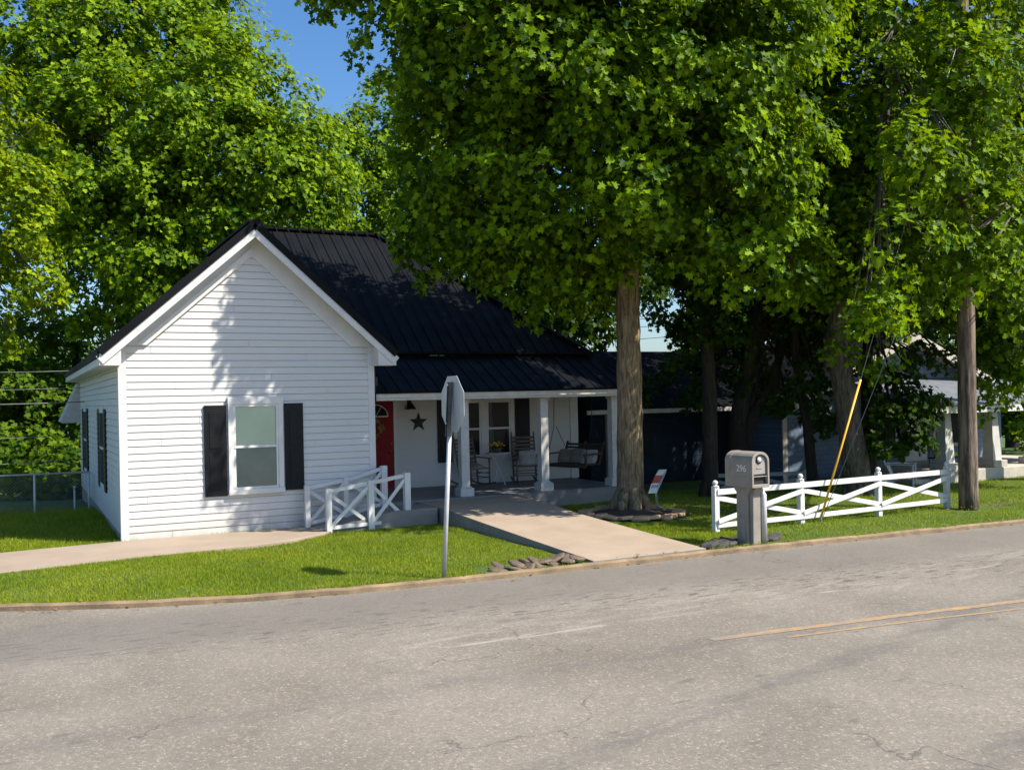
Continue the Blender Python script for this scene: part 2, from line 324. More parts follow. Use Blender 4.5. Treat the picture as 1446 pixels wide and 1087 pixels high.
XX, TT = np.meshgrid(gx, gt, indexing='ij'); YY = kerb(XX) + TT; ZZ = gz(XX, YY)
vs = np.stack([XX, YY, ZZ], -1).reshape(-1, 3); nj = len(gt)
fs = [(i * nj + j, (i + 1) * nj + j, (i + 1) * nj + j + 1, i * nj + j + 1) for i in range(len(gx) - 1) for j in range(nj - 1)]
structure(MB().add(vs, fs, 0, True).build('lawn', 'lawn_soil', fix=False))
mb = MB(); gx2 = np.concatenate([np.linspace(-300, -22, 10), np.linspace(-20, 40, 121), np.linspace(42, 400, 20)])
for xa, xb in zip(gx2[:-1], gx2[1:]): mb.add([(xa, -300, -.05), (xb, -300, -.05), (xb, kerb(xb), -.05), (xa, kerb(xa), -.05)], [(0, 1, 2, 3)])
structure(mb.build('road', 'asphalt', fix=False))
mb = MB(); rng = random.Random(3); xs = np.linspace(-12, 60, 289); prof = []
for x in xs:
    y = float(kerb(x)); h = rng.uniform(-.006, .006); e = rng.uniform(-.012, .012)
    prof.append([(x, y - .035 + e, -.06), (x, y - .03 + e, .005 + h), (x, y + .015, .03 + h), (x, y + .055 + e, .028 + h), (x, y + .09, -.03)])
vs = [q for r_ in prof for q in r_]; fs = [(i * 5 + k, (i + 1) * 5 + k, (i + 1) * 5 + k + 1, i * 5 + k + 1) for i in range(len(xs) - 1) for k in range(4)]
structure(mb.add(vs, fs).build('kerb', 'kerb_stone'))
# yellow centre lines
def strip(name, pts, wdt, mat, z):
    mb = MB()
    for (x0, y0), (x1, y1) in zip(pts[:-1], pts[1:]):
        mb.add([(x0, y0 - wdt / 2, z), (x1, y1 - wdt / 2, z), (x1, y1 + wdt / 2, z), (x0, y0 + wdt / 2, z)], [(0, 1, 2, 3)])
    return structure(mb.build(name, mat, fix=False))
strip('road_marking', [(6.2, 7.84), (8.4, 7.62), (10.41, 7.38), (20, 6.4), (60, 1)], .115, 'worn_yellow', -.046)
strip('road_marking', [(6.9, 7.52), (8.7, 7.32), (10.3, 7.08), (20, 6.1), (60, .7)], .05, 'worn_yellow', -.046)
# sidewalk running to the ramp
PF = [(-3.4, 15.75), (-.29, 15.98), (1.69, 16.32), (3.4, 16.50), (4.2, 16.72), (5.07, 17.36), (5.0, 18.28), (4.9, 18.34), (1.62, 18.36), (-.4, 18.1), (-3.4, 17.7)]
structure(MB().prism(PF, 'z', -.1, .045).build('path', 'concrete_path', bevel=.01))
# front walk, sloping up to the porch
mb = MB(); WL = [(12.06, 7.42, .035), (14, 7.40, .12), (16, 7.36, .22), (17.3, 7.30, .31), (18.66, 7.26, .325)]
WR = [(12.06, 9.48, .035), (14, 9.46, .12), (16, 9.44, .22), (17.3, 9.5, .31), (18.66, 9.6, .325)]
vs = []
for (y, xl, z), (_, xr, _) in zip(WL, WR): vs += [(xl, y, z), (xr, y, z), (xl, y, -.1), (xr, y, -.1)]
fs = []
for i in range(4):
    a = i * 4; c = a + 4; fs += [(a, a + 1, c + 1, c), (a + 2, a, c, c + 2), (a + 1, a + 3, c + 3, c + 1)]
mb.add(vs, fs + [(0, 2, 3, 1), (16, 17, 19, 18)]); mb.mi = [0 if k % 3 == 0 and k < 12 else 1 for k in range(len(mb.f))]
structure(mb.build('walkway', ['concrete_walk', 'concrete_grey'], bevel=.008))
# ramp / landing between path and porch
mb = MB().prism([(4.95, -.05), (4.95, .05), (6.35, .31), (7.24, .322), (7.24, -.05)], 'y', 17.5, 18.28)
structure(mb.build('ramp', 'concrete_grey', bevel=.01))
# far wooded hill
def ridge(name, d0, hmax, ph, xr):
    mb = MB(); pts = np.linspace(xr[0], xr[1], 90); vs = []
    for i, a in enumerate(pts):
        h = hmax * (.75 + .16 * math.sin(a * 5 + ph) + .09 * math.sin(a * 13 + ph * 2)) + random.Random(i).uniform(-.03, .03) * hmax
        for dd, hh in ((d0, -3), (d0 + 25, h * .55), (d0 + 60, h), (d0 + 140, h * .6), (d0 + 200, -3)):
            vs.append((dd * math.sin(a), dd * math.cos(a), hh))
    return structure(mb.add(vs, [(i * 5 + k, (i + 1) * 5 + k, (i + 1) * 5 + k + 1, i * 5 + k + 1) for i in range(89) for k in range(4)], 0, True).build(name, 'hill_green'))
ridge('hill', 170, 17, 1.0, (-.5, 1.3))

# ------------------------------------------------------------------ lawn grass (one object of many blades)
def inpoly(x, y, poly):
    c = np.zeros(len(x), bool); n_ = len(poly); j = n_ - 1
    for i in range(n_):
        xi, yi = poly[i]; xj, yj = poly[j]
        c ^= ((yi > y) != (yj > y)) & (x < (xj - xi) * (y - yi) / (yj - yi + 1e-12) + xi); j = i
    return c
def grass_field(seed, n_, x0, x1, t0, t1, h0, h1, wd):
    r = np.random.default_rng(seed); x = r.uniform(x0, x1, n_); y = kerb(x) + r.uniform(t0, t1, n_)
    k = ~inpoly(x, y, PF); k &= ~((x > 7.3) & (x < 9.55) & (y < 18.8)); k &= ~((x > 1.58) & (x < 6.35) & (y > 18.4))
    k &= ~((x > 4.9) & (x < 7.35) & (y > 17.45)); k &= ~((x > 6) & (x < 12.75) & (y > 18.62)); k &= ~((x - 10.95) ** 2 + (y - 16.35) ** 2 < 1.18 ** 2)
    k &= ~((np.abs(x - 10.35) < .72) & (np.abs(y - 12.3) < .30)); k &= ~((x > 13) & (y > 19.9)); k &= ~((np.abs(x - 6.6) < .9) & (np.abs(y - 12.35) < .3))
    k &= ~((np.abs(x - 17.4) < .8) & (np.abs(y - 13.3) < .3) & (r.random(n_) < .7))
    x = x[k]; y = y[k]; n_ = len(x); z = gz(x, y)
    cl = .5 + .5 * np.sin(x * 1.7 + np.sin(y * 2.1) * 2) * np.sin(y * 1.9 + np.sin(x * 1.3) * 2)
    h = r.uniform(h0, h1, n_) * (.7 + .6 * cl); a = r.uniform(0, 2 * np.pi, n_); ln = r.uniform(.1, .9, n_) * h; la = r.uniform(0, 2 * np.pi, n_)
    dx = np.cos(a) * wd / 2; dy = np.sin(a) * wd / 2
    v = np.empty((n_, 3, 3)); v[:, 0] = np.stack([x - dx, y - dy, z - .01], -1); v[:, 1] = np.stack([x + dx, y + dy, z - .01], -1)
    v[:, 2] = np.stack([x + np.cos(la) * ln, y + np.sin(la) * ln, z + h], -1)
    return v.reshape(-1, 3)
gv = np.concatenate([grass_field(5, 9000, -2.5, 28, .045, .12, .02, .06, .012), grass_field(1, 300000, -2.2, 11, .08, 7.2, .025, .052, .010), grass_field(2, 150000, 9, 28, .08, 9, .03, .062, .012), grass_field(3, 60000, -6, 2, 5, 14, .04, .09, .018)])
go = npmesh('grass', gv, np.arange(len(gv)), np.full(len(gv) // 3, 3), 'grass_blade')
tag(go, 'short bright green lawn grass between the road and the houses', 'grass', kind='stuff')

simple('dry_leaf', (.10, .055, .02), (.26, .16, .06), 9, .8)
r = np.random.default_rng(77); n_ = 420
lx = np.concatenate([r.uniform(-2, 24, 260), r.normal(17.9, .7, 90), r.normal(11.2, .8, 70)]); ly = np.concatenate([kerb(lx[:260]) + r.normal(-.02, .09, 260), r.normal(13.25, .18, 90), r.normal(16.2, .7, 70)])
lz_ = np.where(ly < kerb(lx) + .0, -.04, .055); a_ = r.uniform(0, 6.28, n_); q_ = r.uniform(.015, .045, n_)
v = np.stack([np.stack([lx + np.cos(a_ + k) * q_ * m_, ly + np.sin(a_ + k) * q_ * m_, lz_ + r.uniform(0, .018, n_)], -1) for k, m_ in ((0, 1), (1.7, .5), (3.1, .9), (4.6, .5))], 1).reshape(-1, 3)
tag(npmesh('leaf_litter', v, np.arange(len(v)), np.full(n_, 4), 'dry_leaf'), 'dry brown leaf litter scattered along the kerb and under the trees', 'leaf litter', kind='stuff')

# ------------------------------------------------------------------ white house
H = thing('white_house', 'white clapboard cottage with black metal roof, red door and front porch', 'house', (1.6, 18.45, 0))
GX0, GX1, GY, AX, EZ = 1.6, 6.29, 18.45, 3.945, 3.505
SLOPE = (5.592 - EZ) / (AX - GX0)
def courses(mb, z0, z1, lim, face, at_, expo=.128, proud=.028, t0=0):
    """lap boards on a wall plane; lim(z) gives the run; face 'y-' (front) or 'x-' (left) or 'x+'"""
    z = z0
    while z < z1 - 1e-3:
        zt = min(z + expo, z1); a0, b0 = lim(z); a1, b1 = lim(zt)
        if b1 - a1 < .02 and b0 - a0 < .05: break
        if b1 < a1: a1 = b1 = (a1 + b1) / 2
        if face == 'y-': P_ = lambda u, o_, zz: (u, at_ - o_, zz)
        elif face == 'x-': P_ = lambda u, o_, zz: (at_ - o_, u, zz)
        else: P_ = lambda u, o_, zz: (at_ + o_, u, zz)
        g = .013; ag, bg_ = lim(z + g)
        cut = a0 + (b0 - a0) * ((int(z / expo + .5) * .381966 + .17) % 1.0); segs = [(ag, bg_, a1, b1)]
        if b1 - a1 > 2.2 and a1 + .3 < cut < b1 - .3: segs = [(ag, cut - .003, a1, cut - .003), (cut + .003, bg_, cut + .003, b1)]
        for ag, bg_, a1, b1 in segs: mb.add([P_(ag, proud, z + g), P_(bg_, proud, z + g), P_(b1, proud * .55, zt), P_(a1, proud * .55, zt), P_(ag, -.004, z + g), P_(bg_, -.004, z + g), P_(b1, -.004, zt), P_(a1, -.004, zt)], [(0, 1, 2, 3), (4, 5, 1, 0), (3, 2, 6, 7)])
        z = zt
    return mb
# gable wall
def glim(z):
    if z <= EZ: return GX0 + .06, GX1 - .06
    e = (z - EZ) / SLOPE; return GX0 + .06 + e, GX1 - .06 - e
mb = courses(MB(), .02, 5.5, glim, 'y-', GY)
mb.prism([(GX0 + .02, -.3), (GX1 - .02, -.3), (GX1 - .02, EZ), (AX, 5.58), (GX0 + .02, EZ)], 'y', GY + .002, GY + .12)
mb.build('front_wall', 'white_siding', H, fix=False)
mb = courses(MB(), .12, 3.3, lambda z: (GY + .02, 30.8), 'x-', GX0, .128, .024); mb.box(GX0 + .004, GX0 + .12, GY + .13, 30.7, -.6, 3.3)
mb.build('side_wall', 'white_siding', H, fix=False)
mb = courses(MB(), .34, 2.55, lambda z: (6.3, 12.78), 'y-', 21.5, .128, .014); mb.box(6.2, 12.8, 21.503, 21.6, -.3, 3.2)
mb.build('porch_wall', 'white_siding', H, fix=False)
mb = courses(MB(), .1, 3.3, lambda z: (GY + .02, 21.5), 'x+', GX1, .128, .014); mb.box(GX1 - .12, GX1 - .004, GY + .13, 21.6, -.3, 3.3)
mb.build('return_wall', 'white_siding', H, fix=False)
mb = MB().box(12.68, 12.8, 21.61, 30.7, -.6, 3.1).box(1.75, 12.6, 30.6, 30.72, -.7, 3.2); mb.build('rear_wall', 'white_siding', H)
MB().box(GX0 + .05, GX0 + .12, GY + .2, 30.6, -.8, -.02).box(GX0 - .004, GX0 + .03, GY + .05, 30.75, -.8, .118).build('foundation', 'cinder', H)
# corner boards
for nm, x0, x1, y0, y1, z0 in (('a', GX0 - .03, GX0 + .105, GY - .03, GY + .02, -.05), ('b', GX1 - .105, GX1 + .03, GY - .03, GY + .02, -.05)):
    MB().box(x0, x1, y0, y1, z0, EZ + .02).build('corner_board', 'white_paint', H, bevel=.004)
MB().box(GX0 - .031, GX0 - .001, GY + .022, GY + .11, -.05, EZ).build('corner_board', 'white_paint', H, bevel=.004)
MB().box(12.60, 12.83, 21.46, 21.5, .34, 2.5).build('corner_board', 'white_paint', H, bevel=.004)
# frieze boards along the rakes
mb = MB()
for sgn in (-1, 1):
    x_e = GX1 if sgn > 0 else GX0; k = SLOPE; vt = .40; y_ = GY - .034 - (.003 if sgn > 0 else 0)
    mb.prism([(x_e, EZ), (AX, 5.592), (AX, 5.592 - vt), (x_e - sgn * vt / k, EZ)], 'y', y_, GY + .01)
    v0 = .155
    if sgn < 0: mb.prism([(x_e + (vt - v0) / k, EZ), (AX, 5.592 - vt + v0), (AX, 5.592 - vt - .004), (x_e + (vt + .004) / k, EZ)], 'y', GY - .075, y_ - .001)
mb.build('frieze_board', 'white_paint', H)
# --- roof planes with standing ribs
def clip_poly_line(poly, p0, d):
    tmin, tmax = -1e9, 1e9; n_ = len(poly); area = sum(poly[i][0] * poly[(i + 1) % n_][1] - poly[(i + 1) % n_][0] * poly[i][1] for i in range(n_)); sg = 1 if area > 0 else -1
    for i in range(n_):
        a = poly[i]; b_ = poly[(i + 1) % n_]; nx, ny = -(b_[1] - a[1]) * sg, (b_[0] - a[0]) * sg
        den = nx * d[0] + ny * d[1]; num = nx * (p0[0] - a[0]) + ny * (p0[1] - a[1])
        if abs(den) < 1e-9:
            if num < 0: return None
        else:
            t = -num / den
            if den > 0: tmin = max(tmin, t)
            else: tmax = min(tmax, t)
    return (tmin, tmax) if tmax - tmin > .05 else None
def roof_panel(mb, pts, thick=.05, spacing=.29, ribs=True, rib_h=.014):
    P_ = [Vector(q) for q in pts]; nrm = (P_[1] - P_[0]).cross(P_[2] - P_[0]).normalized()
    if nrm.z < 0: nrm = -nrm; P_ = P_[::-1]
    vs = P_ + [q - nrm * thick for q in P_]; n_ = len(P_)
    mb.add(vs, [tuple(range(n_)), tuple(range(2 * n_ - 1, n_ - 1, -1))] + [(i, n_ + i, n_ + (i + 1) % n_, (i + 1) % n_) for i in range(n_)])
    if not ribs: return
    down = Vector((nrm.x, nrm.y, 0)); down = (down - nrm * down.dot(nrm)).normalized(); side = nrm.cross(down)
    o = P_[0]; poly = [((q - o).dot(side), (q - o).dot(down)) for q in P_]
    us = [q[0] for q in poly]; u = math.floor(min(us) / spacing) * spacing
    while u < max(us):
        r_ = clip_poly_line(poly, (u, 0), (0, 1))
        if r_:
            a = o + side * u + down * r_[0] + nrm * (rib_h / 2 + .001); b_ = o + side * u + down * r_[1] + nrm * (rib_h / 2 + .001)
            mb.bar(a, b_, .022, rib_h, nrm)
        u += spacing
RX0, RX1, RY0 = 1.25, 6.66, 18.05       # roof edges of the gable wing
RK = .886; RZ = 5.76
def lz(x): return RZ - RK * abs(x - AX)
MY, MZ = 24.0, 6.70                      # main ridge
mb = MB()
roof_panel(mb, [(RX0, RY0, lz(RX0)), (AX, RY0, RZ), (AX, 22.7, RZ), (5.02, MY, MZ), (5.02, 24.2, MZ), (RX0, 31.5, lz(RX0) + .0)][:2] + [(AX, 22.7, RZ), (RX0, 31.5, lz(RX0))], .06)
roof_panel(mb, [(AX, 22.7, RZ), (5.02, MY, lz(AX) + RK * (5.02 - AX)), (RX0, 31.5, lz(RX0))], .06)
roof_panel(mb, [(AX, RY0, RZ), (RX1, RY0, lz(RX1)), (RX1, 20.1, lz(RX1)), (AX, 22.72, RZ)], .06)
BZ, BY = 3.45, 20.0                      # break between main slope and porch slope
roof_panel(mb, [(3.97, 22.7, RZ - .005), (6.30, 20.0, BZ), (12.35, 20.0, BZ), (8.34, MY, MZ), (5.02, MY, MZ)], .06)
roof_panel(mb, [(8.34, MY, MZ), (12.35, 20.0, BZ), (13.3, 26, 2.75), (13.3, 29.5, 2.75)], .06)
roof_panel(mb, [(5.02, MY, MZ - .01), (8.34, MY, MZ - .01), (13.3, 31.5, 3.0), (RX0, 31.5, 3.3)], .05)
roof_panel(mb, [(6.33, 20.0, BZ - .05), (6.33, 18.48, 2.60), (12.75, 18.48, 2.62), (12.4, 20.0, BZ - .05)], .05)
roof_panel(mb, [(12.4, 20.0, BZ - .05), (12.75, 18.48, 2.62), (13.35, 19.0, 2.5), (13.35, 26, 2.72)], .05)
mb.bar((5.0, MY, MZ + .03), (8.38, MY, MZ + .03), .22, .05); mb.bar((AX, RY0 - .01, RZ + .03), (AX, 22.7, RZ + .03), .22, .05)
mb.bar((8.34, MY, MZ + .03), (12.38, 20.0, BZ + .03), .2, .05); mb.bar((6.5, 19.97, BZ + .01), (12.4, 19.97, BZ + .01), .14, .035)
mb.bar((RX0 - .02, RY0 - .01, lz(RX0) - .04), (RX0 - .02, 31.5, lz(RX0) - .04), .03, .13)
# dark drip edge on both rakes of the front gable
for xe in (RX0, RX1):
    mb.bar((xe, RY0 - .012, lz(xe) - .02), (AX, RY0 - .012, RZ - .02), .03, .13, (0, 0, 1))
RF = mb.build('roof', 'metal_roof', H, fix=False)
# fascia, soffit of the gable
mb = MB(); cs = math.cos(math.atan(RK))
for sgn, xe in ((-1, RX0), (1, RX1)):
    o = -.155
    mb.bar((xe, RY0 + .012 + (.004 if sgn > 0 else 0), lz(xe) + o), (AX, RY0 + .012 + (.004 if sgn > 0 else 0), RZ + o), .024, .17, (0, 0, 1))
mb.build('fascia', 'white_paint', RF)
mb = MB()
for sgn, xe in ((-1, RX0), (1, RX1)):
    mb.add([(xe, RY0 + .03, lz(xe) - .17), (AX, RY0 + .03, RZ - .17), (AX, GY - .001, RZ - .17), (xe, GY - .001, lz(xe) - .17)], [(0, 1, 2, 3)])
    mb.add([(xe, RY0 + .03, lz(xe) - .16), (AX, RY0 + .03, RZ - .16), (AX, GY - .001, RZ - .16), (xe, GY - .001, lz(xe) - .16)], [(0, 1, 2, 3)])
    xw = GX0 if sgn < 0 else GX1                         # boxed cornice return
    mb.prism([(xe, lz(xe) - .10), (xe, lz(xe) - .24), (xw, lz(xe) - .24), (xw + sgn * .0, lz(xw) - .2)], 'y', RY0 + .03, GY - .002)
mb.prism([(RX0 + .01, lz(RX0) - .09), (RX0 + .01, lz(RX0) - .24), (GX0 - .001, lz(RX0) - .24), (GX0 - .001, lz(GX0) - .2)], 'y', GY, 31.4)
mb.build('soffit', 'white_paint', RF)
MB().box(RX0 - .004, RX0 + .008, RY0 + .02, 31.5, lz(RX0) - .235, lz(RX0) - .10).build('fascia', 'white_paint', RF)
# steep rear lean-to panel seen past the left wall
mb = MB(); mb.prism([(1.58, 3.14), (1.06, 1.98), (1.14, 1.93), (1.60, 2.98)], 'y', 30.75, 32.6); mb.prism([(1.13, 1.95), (1.60, 2.98), (1.60, 1.95)], 'y', 30.74, 30.82)
mb.build('rear_awning', 'aged_white_paint', H)
# porch: floor, beam, ceiling, columns
MB().box(6.30, 12.62, 18.70, 21.5, -.3, .31).build('porch_slab', 'concrete_grey', H, bevel=.01)
MB().box(6.30, 12.60, 18.72, 21.49, .312, .345).build('porch_floor', 'floor_grey', H, bevel=.006)
mb = MB(); mb.box(6.34, 12.72, 18.58, 18.72, 2.42, 2.57); mb.box(6.34, 12.74, 18.545, 18.577, 2.47, 2.575); mb.box(12.58, 12.72, 18.73, 21.5, 2.42, 2.56); mb.build('porch_beam', 'aged_white_paint', H, bevel=.004)
mb = MB(); mb.box(6.3, 12.7, 18.73, 21.49, 2.565, 2.585); mb.build('porch_ceiling', 'aged_white_paint', H)
for cx in (8.47, 10.41, 12.28):
    c = MB().box(cx - .095, cx + .095, 18.86, 19.05, .345, 2.42).build('porch_column', 'aged_white_paint', H, bevel=.006)
    mb = MB().box(cx - .16, cx + .16, 18.79, 19.11, .346, .52).box(cx - .125, cx + .125, 18.83, 19.08, .52, .55); mb.build('base', 'aged_white_paint', c, bevel=.006)
    MB().box(cx - .12, cx + .12, 18.835, 19.075, 2.36, 2.419).build('capital', 'aged_white_paint', c, bevel=.004)
# windows
def window(x0, x1, z0, z1, y, blind=True, trim=.09, top='blind_green', bot='blind_grey'):
    mb = MB(); t = trim; a, b_ = y - .055, y + .0
    mb.box(x0, x0 + t, a, b_, z0 + t * .9, z1); mb.box(x1 - t, x1, a, b_, z0 + t * .9, z1); mb.box(x0 - .004, x1 + .004, a - .004, b_, z1 - t, z1 + .045); mb.box(x0 - .01, x1 + .01, a - .03, b_, z0 - .01, z0 + t * .9)
    wn_ = mb.build('window', 'white_paint', H, bevel=.004)
    xi0, xi1, zi0, zi1 = x0 + t, x1 - t, z0 + t * .9, z1 - t; zm = (zi0 + zi1) / 2; s = .045
    mb = MB(); a2 = y - .045
    for za, zb, off in ((zm - .02, zi1, -.0), (zi0, zm + .02, .012)):
        mb.box(xi0, xi0 + s, a2 + off, y - .005 , za, zb); mb.box(xi1 - s, xi1, a2 + off, y - .005, za, zb)
        mb.box(xi0 + s, xi1 - s, a2 + off, y - .005, zb - s, zb); mb.box(xi0 + s, xi1 - s, a2 + off, y - .005, za, za + s)
    mb.build('sash', 'white_paint', wn_)
    mb = MB()
    for yy, za, zb in ((y - .034, zm + .02, zi1 - s), (y - .026, zi0 + s, zm - .02)): mb.add([(xi0 + s, yy, za), (xi1 - s, yy, za), (xi1 - s, yy, zb), (xi0 + s, yy, zb)], [(0, 1, 2, 3)])
    mb.build('pane', 'window_glass', wn_, fix=False)
    mb = MB()
    if blind:
        for za, zb, mi in ((zm, zi1 - s, 0), (zi0 + s, zm, 1)):
            k = int((zb - za) / .034)
            for i in range(k):
                zz = za + (zb - za) * i / k; mb.add([(xi0 + s, y - .0215, zz), (xi1 - s, y - .0215, zz), (xi1 - s, y - .0185, zz + (zb - za) / k), (xi0 + s, y - .0185, zz + (zb - za) / k)], [(0, 1, 2, 3)], mi)
        mb.build('blind', [top, bot], wn_, fix=False)
    else:
        mb.add([(xi0 + s, y - .0195, zi0), (xi1 - s, y - .0195, zi0), (xi1 - s, y - .0195, zi1), (xi0 + s, y - .0195, zi1)], [(0, 1, 2, 3)], 0)
        mb.add([(xi0 + s + .02, y - .0205, zi0 + .05), (xi0 + s + .16, y - .0205, zi0 + .05), (xi0 + s + .10, y - .0205, zi1 - .05), (xi0 + s + .02, y - .0205, zi1 - .05)], [(0, 1, 2, 3)], 1)
        mb.build('curtain', ['interior_dark', 'curtain'], wn_, fix=False)
    return wn_
window(3.45, 4.47, .74, 2.50, GY - .03)
window(9.33, 10.16, .92, 2.45, 21.5, False); window(10.14, 10.97, .922, 2.452, 21.496, False)
def shutter(x0, x1, z0, z1, y):
    mb = MB().box(x0, x1, y - .035, y - .005, z0, z1); s = .055; zm = z0 + (z1 - z0) * .49
    for za, zb in ((z0 + .10, zm - .03), (zm + .03, z1 - .10)):
        mb.box(x0 + s, x1 - s, y - .039, y - .034, za, zb); mb.box(x0 + s + .035, x1 - s - .035, y - .05, y - .038, za + .035, zb - .035)
    return mb.build('shutter', 'black_shutter', H, bevel=.006)
shutter(3.02, 3.42, .72, 2.40, GY - .028); shutter(4.50, 4.86, .76, 2.41, GY - .028)
shutter(8.92, 9.29, .9, 2.40, 21.486); shutter(11.02, 11.42, .9, 2.40, 21.486)
for y0, y1 in ((21.35, 21.8), (23.05, 23.5), (27.05, 27.5), (28.85, 29.3)):
    mb = MB().box(GX0 - .05, GX0 - .014, y0, y1, .65, 2.36)
    for i in range(15): mb.box(GX0 - .058, GX0 - .049, y0 + .05, y1 - .05, .72 + i * .106, .79 + i * .106)
    mb.build('shutter', 'black_shutter', H)
for y0, y1 in ((21.83, 23.02), (27.53, 28.82)):
    mb = MB().box(GX0 - .04, GX0 - .012, y0, y1, .66, 2.4); w_ = mb.build('window', 'white_paint', H)
    mb = MB().box(GX0 - .044, GX0 - .039, y0 + .1, y1 - .1, .78, 1.50).box(GX0 - .044, GX0 - .039, y0 + .1, y1 - .1, 1.56, 2.28); mb.build('pane', 'interior_dark', w_)
# red door with a fan light
mb = MB().box(6.93, 7.80, 21.462, 21.484, .35, 2.40)
for xa, xb, za, zb in ((7.05, 7.31, .55, 1.15), (7.42, 7.68, .55, 1.15), (7.05, 7.31, 1.28, 1.95), (7.42, 7.68, 1.28, 1.95)):
    mb.box(xa, xb, 21.456, 21.463, za, zb); mb.box(xa + .04, xb - .04, 21.450, 21.457, za + .04, zb - .04)
DR = mb.build('door', 'red_door', H, bevel=.004)
arc = [(7.365 + .30 * math.cos(t), 2.05 + .27 * math.sin(t)) for t in np.linspace(0, math.pi, 17)]
MB().prism(arc, 'y', 21.452, 21.4615).build('fanlight', 'interior_dark', DR)
mb = MB()
for (xa, za), (xb, zb) in zip(arc[:-1], arc[1:]): mb.bar((xa, 21.448, za), (xb, 21.448, zb), .02, .03, (0, 1, 0))
mb.bar((arc[0][0], 21.448, 2.05), (arc[-1][0], 21.448, 2.05), .02, .03)
for t in (math.radians(60), math.radians(120)): mb.bar((7.365, 21.4475, 2.05), (7.365 + .29 * math.cos(t), 21.4475, 2.05 + .26 * math.sin(t)), .012, .018, (0, 1, 0))
mb.build('fanlight_frame', 'white_paint', DR)
MB().tube([(7.73, 21.46, 1.22), (7.73, 21.40, 1.22), (7.66, 21.395, 1.22)], .014, 8).lathe((7.73, 21.44, 1.19), [(.01, 0), (.03, .01), (.03, .05), (.01, .06)], 10).build('handle', 'brass', DR)
MB().lathe((7.73, 21.45, 1.38), [(.008, 0), (.026, .008), (.026, .045), (.008, .053)], 10).build('deadbolt', 'brass', DR)
mb = MB().box(6.84, 6.925, 21.44, 21.484, .35, 2.43).box(7.805, 7.88, 21.44, 21.484, .35, 2.43).box(6.84, 7.88, 21.438, 21.484, 2.431, 2.50); mb.build('door_frame', 'white_paint', H)
# lantern beside the door
mb = MB(); mb.lathe((8.21, 21.36, 2.20), [(.13, 0), (.125, .015), (.05, .12), (.03, .15), (.005, .16)], 12); mb.bar((8.21, 21.36, 2.34), (8.21, 21.48, 2.34), .03, .03); mb.box(8.16, 8.26, 21.462, 21.484, 2.25, 2.42)
mb.build('wall_lantern', 'black_shutter', H)
# electric meter box / conduit at the gable corner
MB().box(GX1 + .032, GX1 + .10, GY - .01, GY + .05, 2.72, 2.9).tube([(GX1 + .055, GY + .03, 2.4), (GX1 + .055, GY + .03, 3.2)], .025, 8).build('conduit', 'wire_black', H)

# things hung on the house
st = []
for k in range(10):
    t = math.pi / 2 + k * math.pi / 5; rr = .245 if k % 2 == 0 else .098; st.append((8.44 + rr * math.cos(t), 21.47, 1.89 + rr * math.sin(t)))
mb = MB().add(st + [(8.44, 21.405, 1.89)], [(k, (k + 1) % 10, 10) for k in range(10)] + [tuple(range(10))])
tag(mb.build('barn_star', 'barn_star'), 'grey metal five pointed star hung on the porch wall', 'star')
rng = random.Random(5); mb = MB()
for i in range(46):
    t = rng.uniform(0, 2 * math.pi); rr = rng.gauss(.17, .03); c = Vector((7.33 + rr * math.cos(t), 21.43, 1.78 + rr * math.sin(t)))
    a = rng.uniform(0, 6.28); d = Vector((math.cos(a), rng.uniform(-.5, 0), math.sin(a))) * rng.uniform(.05, .11); s_ = d.cross(Vector((0, 1, .3))).normalized() * .022
    mb.add([c - d * .3, c + s_, c + d, c - s_], [(0, 1, 2, 3)])
mb.tube([(7.33 + .16 * math.cos(t), 21.445, 1.78 + .16 * math.sin(t)) for t in np.linspace(0, 2 * math.pi, 20)], .018, 6)
tag(mb.build('door_wreath', 'wreath_gold', fix=False), 'gold leafy wreath hung on the red front door', 'wreath')

# ------------------------------------------------------------------ porch furniture
def rocking_chair(label):
    t = thing('rocking_chair', label, 'chair', local=True, group='rocking chairs on the porch')
    w2 = .28
    mb = MB()
    for i in range(7): mb.box(-w2, w2, -.25 + i * .072, -.25 + i * .072 + .06, .405, .43)
    mb.build('seat', 'grey_wood', t, bevel=.004)
    mb = MB()
    for i in range(7):
        z = .55 + i * .09; mb.bar((-w2 + .02, .24 + (z - .4) * .22, z), (w2 - .02, .24 + (z - .4) * .22, z), .018, .06)
    mb.build('backrest', 'grey_wood', t)
    for s in (-1, 1):
        MB().tube([(s * w2, .2, .07), (s * w2, .235, .42), (s * w2, .42, 1.18), (s * w2, .43, 1.24)], [.022, .024, .02, .008], 8).build('leg', 'grey_wood', t)
        MB().tube([(s * w2, -.24, .07), (s * w2, -.24, .64)], [.022, .022], 8).build('leg', 'grey_wood', t)
        MB().bar((s * w2, -.31, .65), (s * w2, .27, .67), .075, .024).build('arm', 'grey_wood', t, bevel=.004)
        MB().tube([(s * w2, y, .035 + .16 * (y / .55) ** 2 * .5) for y in np.linspace(-.45, .55, 9)], .022, 6).build('rocker', 'grey_wood', t)
    mb = MB()
    for y, z in ((-.24, .2), (-.24, .32), (.21, .22)): mb.tube([(-w2, y, z), (w2, y, z)], .011, 6)
    for s in (-1, 1):
        for z in (.2, .3): mb.tube([(s * w2, -.24, z), (s * w2, .22, z)], .011, 6)
    mb.build('stretcher', 'grey_wood', t)
    return t
c1 = rocking_chair('grey wooden rocking chair under the star, left of the little porch table'); c1.location = (9.62, 20.95, .346); c1.rotation_euler = (0, 0, math.radians(14))
c2 = copy_tree(c1); c2['label'] = 'grey wooden rocking chair right of the little porch table, striped cushion leaning in it'; c2.location = (10.98, 20.85, .346); c2.rotation_euler = (0, 0, math.radians(-16))
